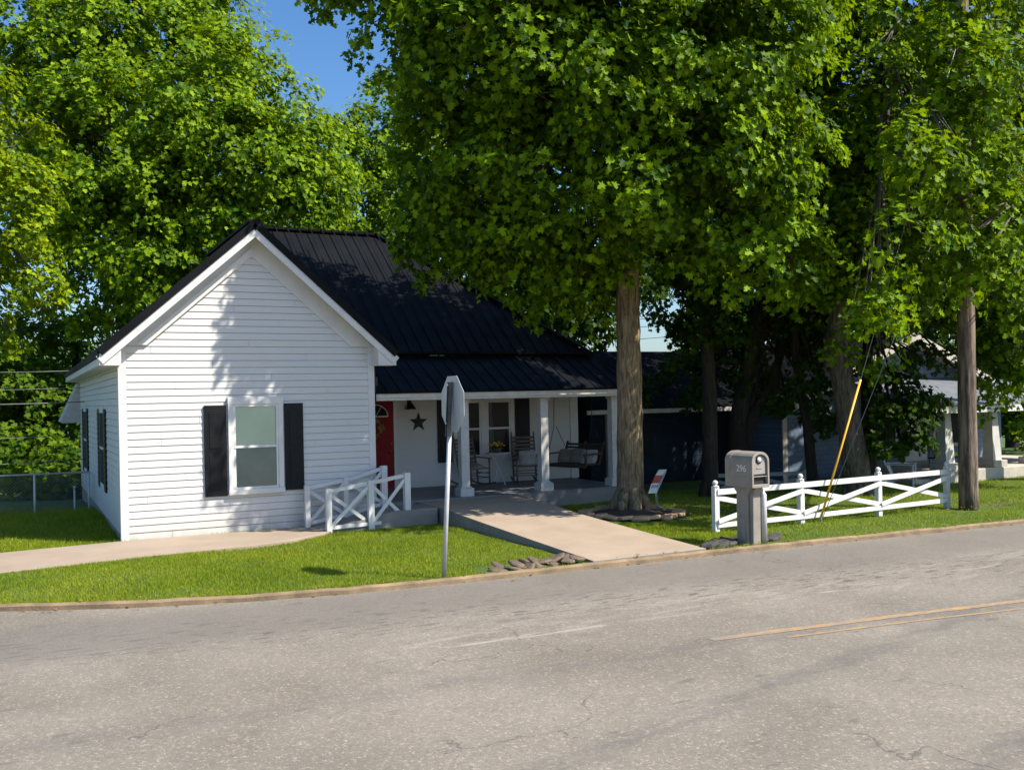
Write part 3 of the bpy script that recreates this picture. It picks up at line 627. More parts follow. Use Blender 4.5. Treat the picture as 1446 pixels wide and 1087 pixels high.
def cushion(name, label, loc, rot, sx, sy, sz, mat):
    vs = []; fs = []; N = 9
    for side in (1, -1):
        for i in range(N):
            for j in range(N):
                u = -1 + 2 * i / (N - 1); v = -1 + 2 * j / (N - 1); h = ((1 - u ** 4) * (1 - v ** 4)) ** .5
                vs.append((u * sx * (1 - .06 * v * v), v * sy * (1 - .06 * u * u), side * h * sz))
    o_ = N * N
    for s_ in (0, o_):
        for i in range(N - 1):
            for j in range(N - 1): fs.append((s_ + i * N + j, s_ + (i + 1) * N + j, s_ + (i + 1) * N + j + 1, s_ + i * N + j + 1))
    o = MB().add(vs, fs, 0, True).build(name, mat); o.location = loc; o.rotation_euler = rot
    return tag(o, label, 'cushion')
cushion('seat_cushion', 'pale cushion propped in the right hand rocking chair', (10.99, 20.80, .98 - .02), (math.radians(72), 0, math.radians(-30)), .22, .19, .06, 'cushion_stripe')
cushion('seat_cushion', 'tan cushion lying on the seat of the left rocking chair', (9.62, 20.9, .82), (math.radians(12), 0, math.radians(14)), .22, .2, .045, 'cushion_tan')
t = thing('bistro_table', 'small round white bistro table with crossed legs between the rocking chairs', 'table', (10.27, 20.95, .346), local=True)
MB().lathe((0, 0, .74), [(.01, 0), (.29, 0), (.30, .012), (.29, .025), (.01, .025)], 24).build('table_top', 'aged_white_paint', t)
for k in range(2):
    a = math.radians(20 + 90 * k); ca, sa = math.cos(a) * .22, math.sin(a) * .22
    MB().tube([(-ca, -sa, 0), (-ca * .1, -sa * .1, .38), (ca, sa, .74)], .013, 6).build('leg', 'white_paint', t); MB().tube([(ca, sa, 0), (ca * .1, sa * .1, .375), (-ca, -sa, .74)], .013, 6).build('leg', 'white_paint', t)
t = thing('flower_pot', 'bowl of yellow and orange flowers on the white porch table', 'flower pot', (10.24, 20.93, 1.111), local=True)
MB().lathe((0, 0, 0), [(.05, 0), (.06, .01), (.13, .09), (.14, .12), (.12, .12), (.09, .09)], 16).build('bowl', 'clay_bowl', t)
mb = MB(); rng = random.Random(11)
for i in range(70):
    a, e = rng.uniform(0, 6.28), rng.uniform(.1, 1.4); d = Vector((math.cos(a) * math.cos(e), math.sin(a) * math.cos(e), math.sin(e)))
    p0 = Vector((0, 0, .1)) + d * rng.uniform(.02, .08); p1 = p0 + d * rng.uniform(.06, .14); s_ = d.cross(Vector((.3, .2, 1))).normalized() * .018
    mb.add([p0, (p0 + p1) / 2 + s_, p1, (p0 + p1) / 2 - s_], [(0, 1, 2, 3)])
mb.build('foliage', 'plant_green', t, fix=False)
mb = MB()
for i in range(22):
    a = rng.uniform(0, 6.28); r_ = rng.uniform(.02, .2); c = (math.cos(a) * r_, math.sin(a) * r_ * .8, .2 - r_ * .3 + rng.uniform(-.02, .05)); R_ = rng.uniform(.025, .042)
    mb.lathe((c[0], c[1], c[2]), [(.005, 0), (R_, .012), (R_ * .9, .03), (.005, .034)], 7, rng.choice((0, 0, 1)))
mb.build('blossoms', ['yellow_petal', 'orange_petal'], t)
# porch swing
t = thing('porch_swing', 'brown wooden porch swing hung on chains at the end of the porch', 'swing', (12.02, 20.35, .346), local=True, rz=math.radians(-74))
mb = MB()
for i in range(6): mb.box(-.62, .62, -.26 + i * .085, -.19 + i * .085, .43, .45)
mb.box(-.64, .64, -.29, -.262, .37, .45); mb.build('seat', 'swing_wood', t)
mb = MB()
for i in range(6): mb.bar((-.62, .25 + i * .03, .52 + i * .075), (.62, .25 + i * .03, .52 + i * .075), .016, .055)
for x in (-.6, 0, .6): mb.bar((x, .24, .42), (x, .44, .97), .05, .03)
mb.build('backrest', 'swing_wood', t)
for s in (-1, 1):
    MB().bar((s * .62, -.30, .68), (s * .62, .32, .70), .07, .03).bar((s * .62, -.24, .4), (s * .62, -.24, .67), .05, .04).build('arm', 'swing_wood', t)
    mb = MB()
    mb.tube([(s * .63, -.24, .68), (s * .63, -.02, 1.35), (s * .63, 0, 2.21)], .008, 5); mb.tube([(s * .63, .36, .85), (s * .63, .05, 1.35)], .008, 5); mb.build('chain', 'wire_black', t)
Rz = Matrix.Rotation(math.radians(-74), 4, 'Z')
def sw(x, y, z): q = Rz @ Vector((x, y, z)); return (12.02 + q.x, 20.35 + q.y, .346 + q.z)
cushion('throw_pillow', 'pale pillow with dark stripe at the near end of the porch swing', sw(.40, .12, .62), (math.radians(62), 0, math.radians(-52)), .21, .19, .07, 'cushion_stripe')
cushion('throw_pillow', 'tan pillow in the middle of the porch swing', sw(.0, .14, .63), (math.radians(64), 0, math.radians(-66)), .20, .19, .07, 'cushion_tan')
cushion('throw_pillow', 'tan pillow at the far end of the porch swing', sw(-.4, .13, .62), (math.radians(64), 0, math.radians(-60)), .20, .18, .07, 'cushion_tan')

# ------------------------------------------------------------------ ramp railings
def railing(label, pts, hs, ws):
    t = thing('ramp_railing', label, 'railing', pts[0], group='white cross braced railings of the ramp')
    for (x, y, z), h, w_ in zip(pts, hs, ws): MB().box(x - w_ / 2, x + w_ / 2, y - w_ / 2, y + w_ / 2, z - .05, z + h).build('post', 'white_paint', t, bevel=.006)
    for i in range(2):
        a = Vector(pts[i]); b_ = Vector(pts[i + 1]); ha, hb = hs[i], hs[i + 1]; off = Vector((0, -.012, 0))
        MB().bar(a + Vector((.03, 0, ha - .05)), b_ + Vector((-.03, 0, hb - .05)), .04, .07).build('top_rail', 'white_paint', t)
        MB().bar(a + Vector((.03, 0, .08)), b_ + Vector((-.03, 0, .08)), .04, .065).build('bottom_rail', 'white_paint', t)
        MB().bar(a + Vector((.03, -.026, .1)), b_ + Vector((-.03, -.026, hb - .1)), .022, .065, (0, 0, 1)).build('brace', 'white_paint', t)
        MB().bar(a + Vector((.03, .026, ha - .1)), b_ + Vector((-.03, .026, .1)), .022, .065, (0, 0, 1)).build('brace', 'white_paint', t)
railing('white cross braced ramp railing beside the lawn, nearest the road', [(5.05, 17.44, .02), (5.88, 17.50, .03), (6.64, 17.58, .05)], [.80, .90, .98], [.10, .115, .12])
railing('white cross braced ramp railing close against the gable wall', [(4.86, 18.22, .04), (5.64, 18.28, .14), (6.44, 18.33, .30)], [.80, .80, .83], [.10, .09, .12])

# ------------------------------------------------------------------ stop sign seen from behind
t = thing('stop_sign', 'back of an octagonal stop sign on a leaning steel post at the kerb', 'sign', (5.10, 12.16, 0))
top = Vector((5.25, 12.10, 2.76)); bot = Vector((5.10, 12.16, -.05)); dv = (top - bot).normalized()
MB().tube([bot, bot + dv * 2.1], [.031, .031], 12).build('post', 'galvanised', t)
q0 = bot + dv * 1.98; q1 = bot + dv * 2.72
mb = MB(); mb.bar(q0, q1, .07, .012, (1, 0, 0)); mb.bar(q0 + Vector((-.02, -.035, 0)), q1 + Vector((-.02, -.035, 0)), .01, .05, (1, 0, 0)); mb.bar(q0 + Vector((-.02, .035, 0)), q1 + Vector((-.02, .035, 0)), .01, .05, (1, 0, 0)); mb.build('post_channel', 'dark_steel', t)
cz = bot + dv * 2.42 + Vector((.03, 0, 0)); mb = MB(); R8 = .381 / math.cos(math.pi / 8)
oc = [(cz.y + R8 * math.cos(math.pi / 8 + k * math.pi / 4), cz.z + R8 * math.sin(math.pi / 8 + k * math.pi / 4)) for k in range(8)]
mb.prism(oc, 'x', cz.x, cz.x + .004); pl = mb.build('sign_plate', 'sign_back', t)
simple('sign_face_red', (.42, .02, .02), (.5, .03, .03), 6, .4); simple('sign_face_white', (.7, .7, .7), (.8, .8, .8), 6, .4)
def octo(r): return [(cz.y + r * math.cos(math.pi / 8 + k * math.pi / 4), cz.z + r * math.sin(math.pi / 8 + k * math.pi / 4)) for k in range(8)]
MB().prism(octo(R8 * .995), 'x', cz.x + .0042, cz.x + .0052).build('white_border', 'sign_face_white', pl); MB().prism(octo(R8 * .93), 'x', cz.x + .0054, cz.x + .0062).build('red_face', 'sign_face_red', pl)
def text(name, body, size, M_, mat, parent=None, ext=.001):
    cu = bpy.data.curves.new(name, 'FONT'); cu.body = body; cu.size = size; cu.align_x = 'CENTER'; cu.align_y = 'CENTER'; cu.extrude = ext; cu.offset = 0; cu.materials.append(M[mat])
    tmp = bpy.data.objects.new(name, cu); COL.objects.link(tmp); bpy.context.view_layer.update()
    me = bpy.data.meshes.new_from_object(tmp.evaluated_get(bpy.context.evaluated_depsgraph_get())); bpy.data.objects.remove(tmp)
    o = bpy.data.objects.new(name, me); COL.objects.link(o)
    o.matrix_local = M_
    if parent is not None: o.parent = parent; o.matrix_parent_inverse = pinv(parent)
    return o
text('lettering', 'STOP', .30, Matrix.Translation((cz.x + .0075, cz.y, cz.z)) @ Matrix(((0, 0, 1, 0), (1, 0, 0, 0), (0, 1, 0, 0), (0, 0, 0, 1))), 'sign_face_white', pl)
for zz in (2.16, 2.68):
    mb = MB(); q = bot + dv * zz; mb.lathe((q.x - .055, q.y, q.z), [(.004, -.012), (.014, -.012), (.014, .012), (.004, .012)], 8)
    mb.build('bolt', 'galvanised', t)

# ------------------------------------------------------------------ mailbox
t = thing('mailbox', 'taupe plastic pedestal mailbox numbered 296 beside the kerb', 'mailbox', (10.44, 12.20, 0), local=True, rz=math.radians(3))
W2, L2, Z0, Z1 = .185, .31, .93, 1.50
def arch(w_, z0, z1, n_=12):
    r_ = w_; pts = [(-w_, z0), (w_, z0)]; return pts + [(r_ * math.cos(a), (z1 - r_ * .8) + r_ * .8 * math.sin(a)) for a in np.linspace(0, math.pi, n_)]
a_out, a_in = arch(W2, Z0, Z1), arch(W2 - .035, Z0 + .05, Z1 - .045)
mb = MB(); n_ = len(a_out); yb, yf = L2, -L2
vs = [(x, yb, z) for x, z in a_out] + [(x, yf, z) for x, z in a_out] + [(x, yf, z) for x, z in a_in] + [(x, yf + .07, z) for x, z in a_in]
fs = [tuple(range(n_))] + [(i, (i + 1) % n_, n_ + (i + 1) % n_, n_ + i) for i in range(n_)] + [(n_ + i, n_ + (i + 1) % n_, 2 * n_ + (i + 1) % n_, 2 * n_ + i) for i in range(n_)] + [(2 * n_ + i, 2 * n_ + (i + 1) % n_, 3 * n_ + (i + 1) % n_, 3 * n_ + i) for i in range(n_)] + [tuple(range(3 * n_, 4 * n_))]
mb.add(vs, fs); mb.box(-W2 - .004, W2 + .004, -L2 + .01, L2 - .01, Z0 + .17, Z0 + .18); mb.build('box', 'mailbox_taupe', t, bevel=.008)
mb = MB(); ad = arch(W2 - .045, Z0 + .21, Z1 - .055); mb.prism(ad, 'y', -L2 + .035, -L2 + .068); mb.box(-.06, .06, -L2 + .025, -L2 + .036, Z0 + .30, Z0 + .315); dr = mb.build('door', 'mailbox_door', t, bevel=.005)
mb = MB(); mb.tube([(-.01, -L2 + .034, Z0 + .44), (-.01, -L2 + .022, Z0 + .44)], [.062, .062], 20); mb.build('door_medallion', 'mailbox_dark', dr)
mb = MB(); mb.tube([(-.01, -L2 + .024, Z0 + .44), (-.01, -L2 + .014, Z0 + .44)], [.042, .042], 20); mb.build('medallion_disc', 'sign_white', dr)
MB().box(-W2 + .045, W2 - .045, -L2 + .055, -L2 + .069, Z0 + .055, Z0 + .195).build('newspaper_slot', 'mailbox_dark', t)
MB().prism(arch(W2 + .006, Z0 + .2, Z1 + .006), 'y', L2 - .12, L2 - .08).build('rib', 'mailbox_taupe', t)
mb = MB(); mb.prism([(-.11, -.03), (.13, -.03), (.13, .75), (.13, .84), (.22, .93), (.22, .935), (-.2, .935), (-.2, .93), (-.11, .80)], 'x', -.115, .115)
o = mb.build('post', 'mailbox_taupe', t, bevel=.012)
mb = MB(); mb.prism([(-.19, -.02), (-.117, -.02), (-.117, .88), (-.26, .925), (-.20, .80)], 'x', -.07, .09); mb.build('front_brace', 'mailbox_taupe', t, bevel=.008)
mb = MB(); mb.tube([(.16, -.19, -.04), (.16, -.19, .80), (.13, -.15, .90)], [.052, .052, .035], 14); mb.build('support_pole', 'galvanised', t)
mb = MB(); mb.box(-.124, -.116, -.06, .0, .08, .42); mb.build('paper_notice', 'mailbox_door', t)
text('house_number', '296', .15, Matrix.Translation((-W2 - .004, -.07, Z0 + .30)) @ Matrix(((0, 0, -1, 0), (-1, 0, 0, 0), (0, 1, 0, 0), (0, 0, 0, 1))), 'sign_face_white', t, .001)

# ------------------------------------------------------------------ crossbuck fences
def fence(name, label, posts, h, mat, cap=True, pw=.10, rh=.085):
    t = thing(name, label, 'fence', posts[0])
    for i, (x, y, z) in enumerate(posts):
        o = MB().box(x - pw / 2, x + pw / 2, y - pw / 2, y + pw / 2, z - .1, z + h).build('post', mat, t, bevel=.006)
        if cap:
            mb = MB(); mb.lathe((x, y, z + h), [(.066, 0), (.066, .014), (.036, .022), (.03, .03), (.046, .05), (.052, .07), (.042, .095), (.018, .112), (.002, .115)], 14); mb.build('cap', mat, o)
    for i in range(len(posts) - 1):
        a = Vector(posts[i]); b_ = Vector(posts[i + 1]); f_ = Vector((0, -pw / 2 - .012, 0)); g = Vector((0, -pw / 2 - .034, 0)); ov = (b_ - a).normalized() * .03
        MB().bar(a + Vector((-.0, 0, h - .09)) + f_ - ov * 0, b_ + Vector((0, 0, h - .09)) + f_, .022, rh * 1.15).build('rail', mat, t, bevel=.003)
        MB().bar(a + Vector((0, 0, .13)) + f_, b_ + Vector((0, 0, .13)) + f_, .022, rh).build('rail', mat, t, bevel=.003)
        MB().bar(a + Vector((.0, 0, .20)) + g * .97, b_ + Vector((-.0, 0, h - .19)) + g * .97, .02, rh).build('brace', mat, t, bevel=.003)
        MB().bar(a + Vector((.0, 0, h - .19)) + f_ + Vector((0, .024, 0)), b_ + Vector((0, 0, .20)) + f_ + Vector((0, .024, 0)), .02, rh).build('brace', mat, t, bevel=.003)
    return t
fence('crossbuck_fence', 'white cross braced post and rail fence on the lawn beside the mailbox', [(10.85, 13.52, 0), (12.75, 13.44, .02), (14.82, 13.52, .03), (16.92, 13.66, .03)], .80, 'fence_paint')
fence('shaded_fence', 'cross braced fence, coloured grey for the shade it stands in, before the dark house', [(14.95, 18.95, -.15), (16.55, 18.95, -.2), (18.1, 18.95, -.25)], .66, 'shaded_fence_paint', False)

# ------------------------------------------------------------------ utility pole, guys, cables
t = thing('utility_pole', 'weathered brown wooden utility pole beyond the end of the white fence', 'utility pole', (17.11, 13.30, 0))
rng = random.Random(8)
MB().tube([(17.11 + .004 * i, 13.30, -.2 + i * .55) for i in range(24)], [.19 - i * .0028 for i in range(24)], 14, wob=.02, rng=rng).build('pole', 'pole_wood', t)
a = Vector((13.02, 13.26, .02)); b_ = Vector((17.0, 13.3, 9.3))
g = thing('guy_wire', 'utility pole guy wire sheathed in a bright yellow plastic guard', 'guy wire', tuple(a))
MB().tube([a, b_], .008, 6).build('cable', 'wire_grey', g); e = a + (b_ - a).normalized() * .12; f_ = a + (b_ - a).normalized() * 2.85
MB().tube([e, f_], .020, 10).build('yellow_guard', 'guy_yellow', g); MB().tube([a - Vector((0, 0, .1)), a + (b_ - a).normalized() * .16], .018, 8).build('anchor_rod', 'dark_steel', g)
a = Vector((13.08, 13.29, .02)); b_ = Vector((19.4, 13.9, 9.7))
tag(MB().tube([a, b_], .007, 6).build('guy_wire', 'wire_grey'), 'bare thin grey guy wire rising right of the yellow guarded one', 'guy wire')
for k, (z0, dz, r_, lb) in enumerate(((3.33, .03, .009, 'topmost thin cable crossing before the left woods to the white house'), (2.88, .05, .008, 'second highest thin cable crossing before the left woods'), (2.51, -.02, .014, 'thickest pale cable crossing before the left woods, third from the top'), (1.64, .05, .009, 'fourth thin cable crossing before the left woods, below the thick one'), (.98, .07, .010, 'lowest cable crossing before the woods just above the chain link fence'))):
    pts = [(-30 + i * 2.62, 28.0 + .04 * i, z0 - dz + 1.1 * ((i - 6) / 6) ** 2 * .35 - .12 + (.13 if i == 12 else 0)) for i in range(13)]
    pts = [(-12 + 13.55 * i / 12, 28, z0 + dz * (i / 12 - .85) + .9 * ((i - 10) / 10) ** 2) for i in range(13)]
    tag(MB().tube(pts, r_, 5).build('cable', 'wire_grey'), lb, 'cable', 'cables left of the white house')
for k, (ya, yb2, lb) in enumerate(((448, 444, 'upper black overhead wire seen in the sky gap beside the big trunk'), (459, 455, 'middle black overhead wire seen in the sky gap beside the big trunk'), (478, 471, 'lowest black overhead wire seen in the sky gap beside the big trunk'))):
    a = at(700, ya + 6, 60); b_ = at(1000, yb2, 60); tag(MB().tube([a, (a + b_) / 2 - np.array([0, 0, .25]), b_], .02, 5).build('cable', 'wire_black'), lb, 'cable', 'overhead wires behind the roof')

# ------------------------------------------------------------------ chain link fence
t = thing('chain_link_fence', 'grey chain link fence closing the shaded side lawn', 'fence', (-.4, 25.2, -.15))
mb = MB(); zb, zt = -.12, .86; Hh = zt - zb; x = -7.0
while x < 1.55:
    for s in (1, -1):
        xa, xb = (x, x + Hh) if s > 0 else (x + Hh, x)
        mb.bar((xa, 25.2 + s * .003, zb), (xb, 25.2 + s * .003, zt), .0055, .0055)
    x += .075
mb.build('wire_mesh', 'wire_grey', t, fix=False)
MB().tube([(-7, 25.17, .88), (1.5, 25.17, .86)], .022, 8).build('top_rail', 'galvanised', t)
for x, h in ((.29, .86), (-2.4, .86), (-5.1, .86), (1.45, .86)): MB().tube([(x, 25.17, -.4), (x, 25.17, h)], .026, 8).build('post', 'galvanised', t)
tag(MB().tube([(1.13, 25.0, -.3), (1.13, 25.0, .50)], .02, 8).lathe((1.13, 25.0, .5), [(.03, 0), (.03, .05), (.01, .06)], 10).build('pipe_stub', 'galvanised'), 'short grey pipe standing by the rear corner of the white house', 'pipe')

# ------------------------------------------------------------------ stones
def stone(name, label, cat, group, loc, sx, sy, sz, rz, mat, seed, tilt=(0, 0)):
    r = random.Random(seed); bm = bmesh.new(); n_ = r.randint(6, 8); ring = []
    for k in range(n_):
        a = 2 * math.pi * (k + r.uniform(-.25, .25)) / n_; q = r.uniform(.8, 1.12); ring.append((math.cos(a) * sx * q, math.sin(a) * sy * q))
    lo = [bm.verts.new((x * .96, y * .96, 0)) for x, y in ring]; md = [bm.verts.new((x * r.uniform(.98, 1.06), y * r.uniform(.98, 1.06), sz * r.uniform(.4, .7))) for x, y in ring]; hi = [bm.verts.new((x * r.uniform(.78, .92), y * r.uniform(.78, .92), sz * r.uniform(.9, 1.1))) for x, y in ring]
    bm.faces.new(lo[::-1]); bm.faces.new(hi)
    for A, B in ((lo, md), (md, hi)):
        for k in range(n_): bm.faces.new((A[k], A[(k + 1) % n_], B[(k + 1) % n_], B[k]))
    me = bpy.data.meshes.new(name); bm.to_mesh(me); bm.free(); me.materials.append(M[mat]); o = bpy.data.objects.new(name, me); COL.objects.link(o)
    o.location = loc; o.rotation_euler = (tilt[0], tilt[1], rz); bv = o.modifiers.new('bevel', 'BEVEL'); bv.width = min(.012, sz * .2); bv.segments = 2
    return tag(o, label, cat, group)
mb = MB(); cx, cy = 11.05, 16.42; ring = [(cx + 1.0 * math.cos(a) * (1 + .04 * math.sin(3 * a)), cy + .95 * math.sin(a)) for a in np.linspace(0, 2 * math.pi, 40, endpoint=False)]
vs = [(x, y, float(gz(x, y)) + .015) for x, y in ring] + [(cx + (x - cx) * .55, cy + (y - cy) * .55, .09) for x, y in ring] + [(cx, cy, .12)]
fs = [(i, (i + 1) % 40, 40 + (i + 1) % 40, 40 + i) for i in range(40)] + [(40 + i, 40 + (i + 1) % 40, 80) for i in range(40)]
structure(mb.add(vs, fs, 0, True).build('mulch_bed', 'mulch', fix=False))
rng = random.Random(21)
for i in range(22):
    a = 2 * math.pi * i / 22 + rng.uniform(-.05, .05); r_ = 1.0 + rng.uniform(-.05, .05); x, y = cx + r_ * math.cos(a), cy + .95 * r_ * math.sin(a)
    stone('flagstone', 'flat tan flagstone in the ring around the big tree trunk', 'stone', 'flagstones ringing the big tree', (x, y, float(gz(x, y)) + .025), rng.uniform(.16, .25), rng.uniform(.10, .15), rng.uniform(.06, .09), a + math.pi / 2 + rng.uniform(-.3, .3), 'flagstone', 100 + i, (rng.uniform(-.12, .12), rng.uniform(-.12, .12)))
pile = [(5.98, 12.28), (6.12, 12.42), (6.22, 12.24), (6.36, 12.45), (6.45, 12.26), (6.58, 12.48), (6.66, 12.28), (6.82, 12.46), (6.88, 12.26), (6.3, 12.33), (6.62, 12.35), (7.05, 12.42), (7.12, 12.26), (7.27, 12.3), (6.5, 12.38), (6.75, 12.36), (6.95, 12.38)]
for i, (x, y) in enumerate(pile):
    up_ = .055 if i >= 9 else 0
    stone('rock', 'rough brown rock in the low pile between kerb and walkway', 'rock', 'brown rocks piled beside the walkway', (x, y, up_ - .02), rng.uniform(.13, .22), rng.uniform(.09, .14), rng.uniform(.03, .06), rng.uniform(-.5, .5), 'brown_rock', 300 + i, (rng.uniform(-.2, .55), rng.uniform(-.5, .5)))
for i, (x, y) in enumerate([(9.72, 12.22), (9.88, 12.36), (10.02, 12.2), (10.06, 12.48), (10.42, 12.42), (10.5, 12.26), (10.62, 12.36), (9.84, 12.18), (10.5, 12.54), (10.74, 12.26), (10.86, 12.38), (10.95, 12.24), (10.15, 12.28), (10.68, 12.5), (9.95, 12.28), (10.12, 12.38), (10.78, 12.34), (9.62, 12.18), (11.08, 12.3)]):
    stone('slate_rock', 'dark broken slate slab lying at the foot of the mailbox', 'rock', 'slate slabs at the foot of the mailbox', (x, y, .0), rng.uniform(.14, .22), rng.uniform(.09, .13), rng.uniform(.06, .10), rng.uniform(-.5, .5), 'slate_rock', 500 + i, (rng.uniform(-.2, .2), rng.uniform(-.25, .25)))

# ------------------------------------------------------------------ yard sign leaning at the trunk
t = thing('yard_sign', 'small curled red white and blue yard sign leaning beside the big trunk', 'sign', (11.72, 16.48, .05))
N = 12; a0, a1 = Vector((11.36, 16.28, .43)), Vector((11.68, 16.44, .41)); up0 = Vector((.34, .10, .46)); vs = []
for i in range(N + 1):
    s_ = i / N; ctr = up0 * s_ + Vector((.05, -.10, .0)) * (s_ * s_ - s_); 
    for q in (a0, a1): vs.append(q + ctr)
for i in range(N + 1):
    s_ = i / N; ctr = up0 * s_ + Vector((.05, -.10, .0)) * (s_ * s_ - s_) + Vector((.004, .006, -.003))
    for q in (a0, a1): vs.append(q + ctr)
K = 2 * (N + 1); mb = MB()
for i in range(N):
    mi = 0 if i < 5 else (2 if i < 9 else 0)
    mb.add([vs[2 * i], vs[2 * i + 1], vs[2 * i + 3], vs[2 * i + 2]], [(0, 1, 2, 3)], mi, True); mb.add([vs[K + 2 * i], vs[K + 2 * i + 1], vs[K + 2 * i + 3], vs[K + 2 * i + 2]], [(3, 2, 1, 0)], 0, True)
mb.build('sign_panel', ['sign_white', 'sign_blue', 'sign_red'], t, fix=False)
mb = MB(); rr = random.Random(4)
for k in range(4):                                        # broad blue printed strokes, too blurred in the photo to read
    u = .16 + k * .19; q = a0 + (a1 - a0) * u + up0 * .27 + Vector((.05, -.10, 0)) * (.27 ** 2 - .27) + Vector((-.004, -.006, .004))
    mb.bar(q - up0 * .06, q + up0 * .07, .022, .004, (-.6, -.7, .6)); mb.bar(q + up0 * (.05 if k % 2 else -.04), q + up0 * (.05 if k % 2 else -.04) + (a1 - a0) * .12, .02, .004, (-.6, -.7, .6))
mb.build('printing', 'sign_blue', t)
mb = MB()
for q in (a1, a1 + (a0 - a1) * .15): mb.tube([q + up0 * .9, q + Vector((0, .01, 0)), Vector((q.x + .07, q.y + .05, .02))], .007, 6)
mb.build('wire_stake', 'galvanised', t)

# ------------------------------------------------------------------ houses beyond
N1 = thing('navy_house', 'dark navy house with dark shingle roof deep in the tree shade', 'house', (13.4, 21.8, 0))
mb = courses(MB(), -.5, 2.1, lambda z: (13.4, 18.3), 'y-', 21.8, .15, .012); mb.box(13.4, 18.4, 21.81, 27, -1, 2.1); courses(mb, -.5, 2.1, lambda z: (21.8, 27), 'x-', 13.4, .15, .012); mb.build('wall', 'shaded_navy_siding', N1, fix=False)
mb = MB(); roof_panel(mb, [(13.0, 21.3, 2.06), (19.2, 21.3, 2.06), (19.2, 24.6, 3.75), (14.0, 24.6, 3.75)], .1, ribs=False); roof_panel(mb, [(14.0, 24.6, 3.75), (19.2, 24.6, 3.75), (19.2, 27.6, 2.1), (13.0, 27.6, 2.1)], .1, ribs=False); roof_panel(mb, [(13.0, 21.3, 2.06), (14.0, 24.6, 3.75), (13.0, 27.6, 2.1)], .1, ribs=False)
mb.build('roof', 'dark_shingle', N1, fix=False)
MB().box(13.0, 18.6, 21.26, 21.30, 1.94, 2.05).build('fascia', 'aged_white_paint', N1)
w_ = MB().box(14.3, 15.5, 21.765, 21.80, .6, 1.8).build('window', 'shaded_navy_siding', N1); MB().box(14.4, 15.4, 21.755, 21.764, .7, 1.7).build('pane', 'interior_dark', w_)
for x in (13.7, 17.0): MB().box(x - .05, x + .05, 21.35, 21.45, -.4, 1.95).build('post', 'soffit_beige', N1)
MB().box(15.0, 16.3, 20.9, 21.7, -.45, -.1).build('step', 'concrete_grey', N1)
N2 = thing('shingled_house', 'blue grey shingled house with front gable and tapered porch columns', 'house', (18.4, 20, 0))
ax2, az2, sl2 = 22.9, 4.05, .41
mb = MB(); mb.prism([(18.4, -.8), (27.3, -.8), (27.3, az2 - sl2 * 4.4), (ax2, az2 - .05), (18.4, az2 - sl2 * 4.5)], 'y', 20, 28)
mb.build('wall', 'shingle_blue', N2)
mb = MB(); roof_panel(mb, [(17.9, 19.45, az2 - sl2 * 5.0), (ax2, 19.45, az2), (ax2, 28.5, az2), (17.9, 28.5, az2 - sl2 * 5.0)], .1, ribs=False); roof_panel(mb, [(ax2, 19.45, az2), (27.9, 19.45, az2 - sl2 * 5.0), (27.9, 28.5, az2 - sl2 * 5.0), (ax2, 28.5, az2)], .1, ribs=False)
roof_panel(mb, [(20.6, 17.0, 1.98), (27.5, 17.0, 1.98), (27.5, 20.0, 2.75), (20.6, 20.0, 2.75)], .08, ribs=False); mb.mi = [0 if k < 12 else 1 for k in range(len(mb.f))]; mb.build('roof', ['dark_shingle', 'pale_roof'], N2, fix=False)
mb = MB(); mb.bar((17.9, 19.42, az2 - sl2 * 5 - .1), (ax2, 19.42, az2 - .1), .03, .22); mb.bar((ax2, 19.424, az2 - .1), (27.9, 19.424, az2 - sl2 * 5 - .1), .03, .22)
mb.add([(17.9, 19.44, az2 - sl2 * 5 - .12), (ax2, 19.44, az2 - .12), (ax2, 19.999, az2 - .12), (17.9, 19.999, az2 - sl2 * 5 - .12)], [(0, 1, 2, 3)]); mb.add([(27.9, 19.44, az2 - sl2 * 5 - .12), (ax2, 19.44, az2 - .12), (ax2, 19.999, az2 - .12), (27.9, 19.999, az2 - sl2 * 5 - .12)], [(0, 1, 2, 3)]); mb.build('fascia', 'soffit_beige', N2)
MB().box(18.34, 18.5, 19.96, 19.99, -.5, 2.2).build('corner_board', 'soffit_beige', N2)
MB().box(20.6, 27.5, 16.98, 17.05, 1.80, 1.97).build('porch_beam', 'white_paint', N2)
MB().box(20.9, 27.4, 17.05, 19.99, -.6, .32).build('porch_slab', 'soffit_beige', N2, bevel=.02)
for x in (21.45, 23.28, 25.0, 27.0):
    mb = MB(); vs = [(x + sx * w_, 17.35 + sy * w_, z) for z, w_ in ((.50, .17), (1.80, .105)) for sx, sy in ((-1, -1), (1, -1), (1, 1), (-1, 1))]
    c = mb.add(vs, [(0, 3, 2, 1), (4, 5, 6, 7), (0, 1, 5, 4), (1, 2, 6, 5), (2, 3, 7, 6), (3, 0, 4, 7)]).build('porch_column', 'aged_white_paint', N2); MB().box(x - .27, x + .27, 17.08, 17.62, .321, .5).build('pier', 'soffit_beige', c, bevel=.015)
MB().box(20.2, 20.88, 17.3, 18.4, -.5, .12).build('step', 'soffit_beige', N2, bevel=.015)
for x0 in (21.5, 24.2):
    w_ = MB().box(x0, x0 + 1.2, 19.955, 19.995, .7, 1.95).build('window', 'soffit_beige', N2); MB().box(x0 + .1, x0 + 1.1, 19.945, 19.954, .8, 1.85).build('pane', 'interior_dark', w_)
MB().box(23.0, 23.9, 19.95, 19.99, .33, 1.95).build('door', 'aged_white_paint', N2)
t = thing('porch_bench', 'dark scrolled metal bench on the porch of the shingled house', 'bench', (22.35, 18.1, .33))
MB().box(21.95, 22.75, 17.9, 18.3, .55, .58).build('seat', 'wire_black', t)
mb = MB()
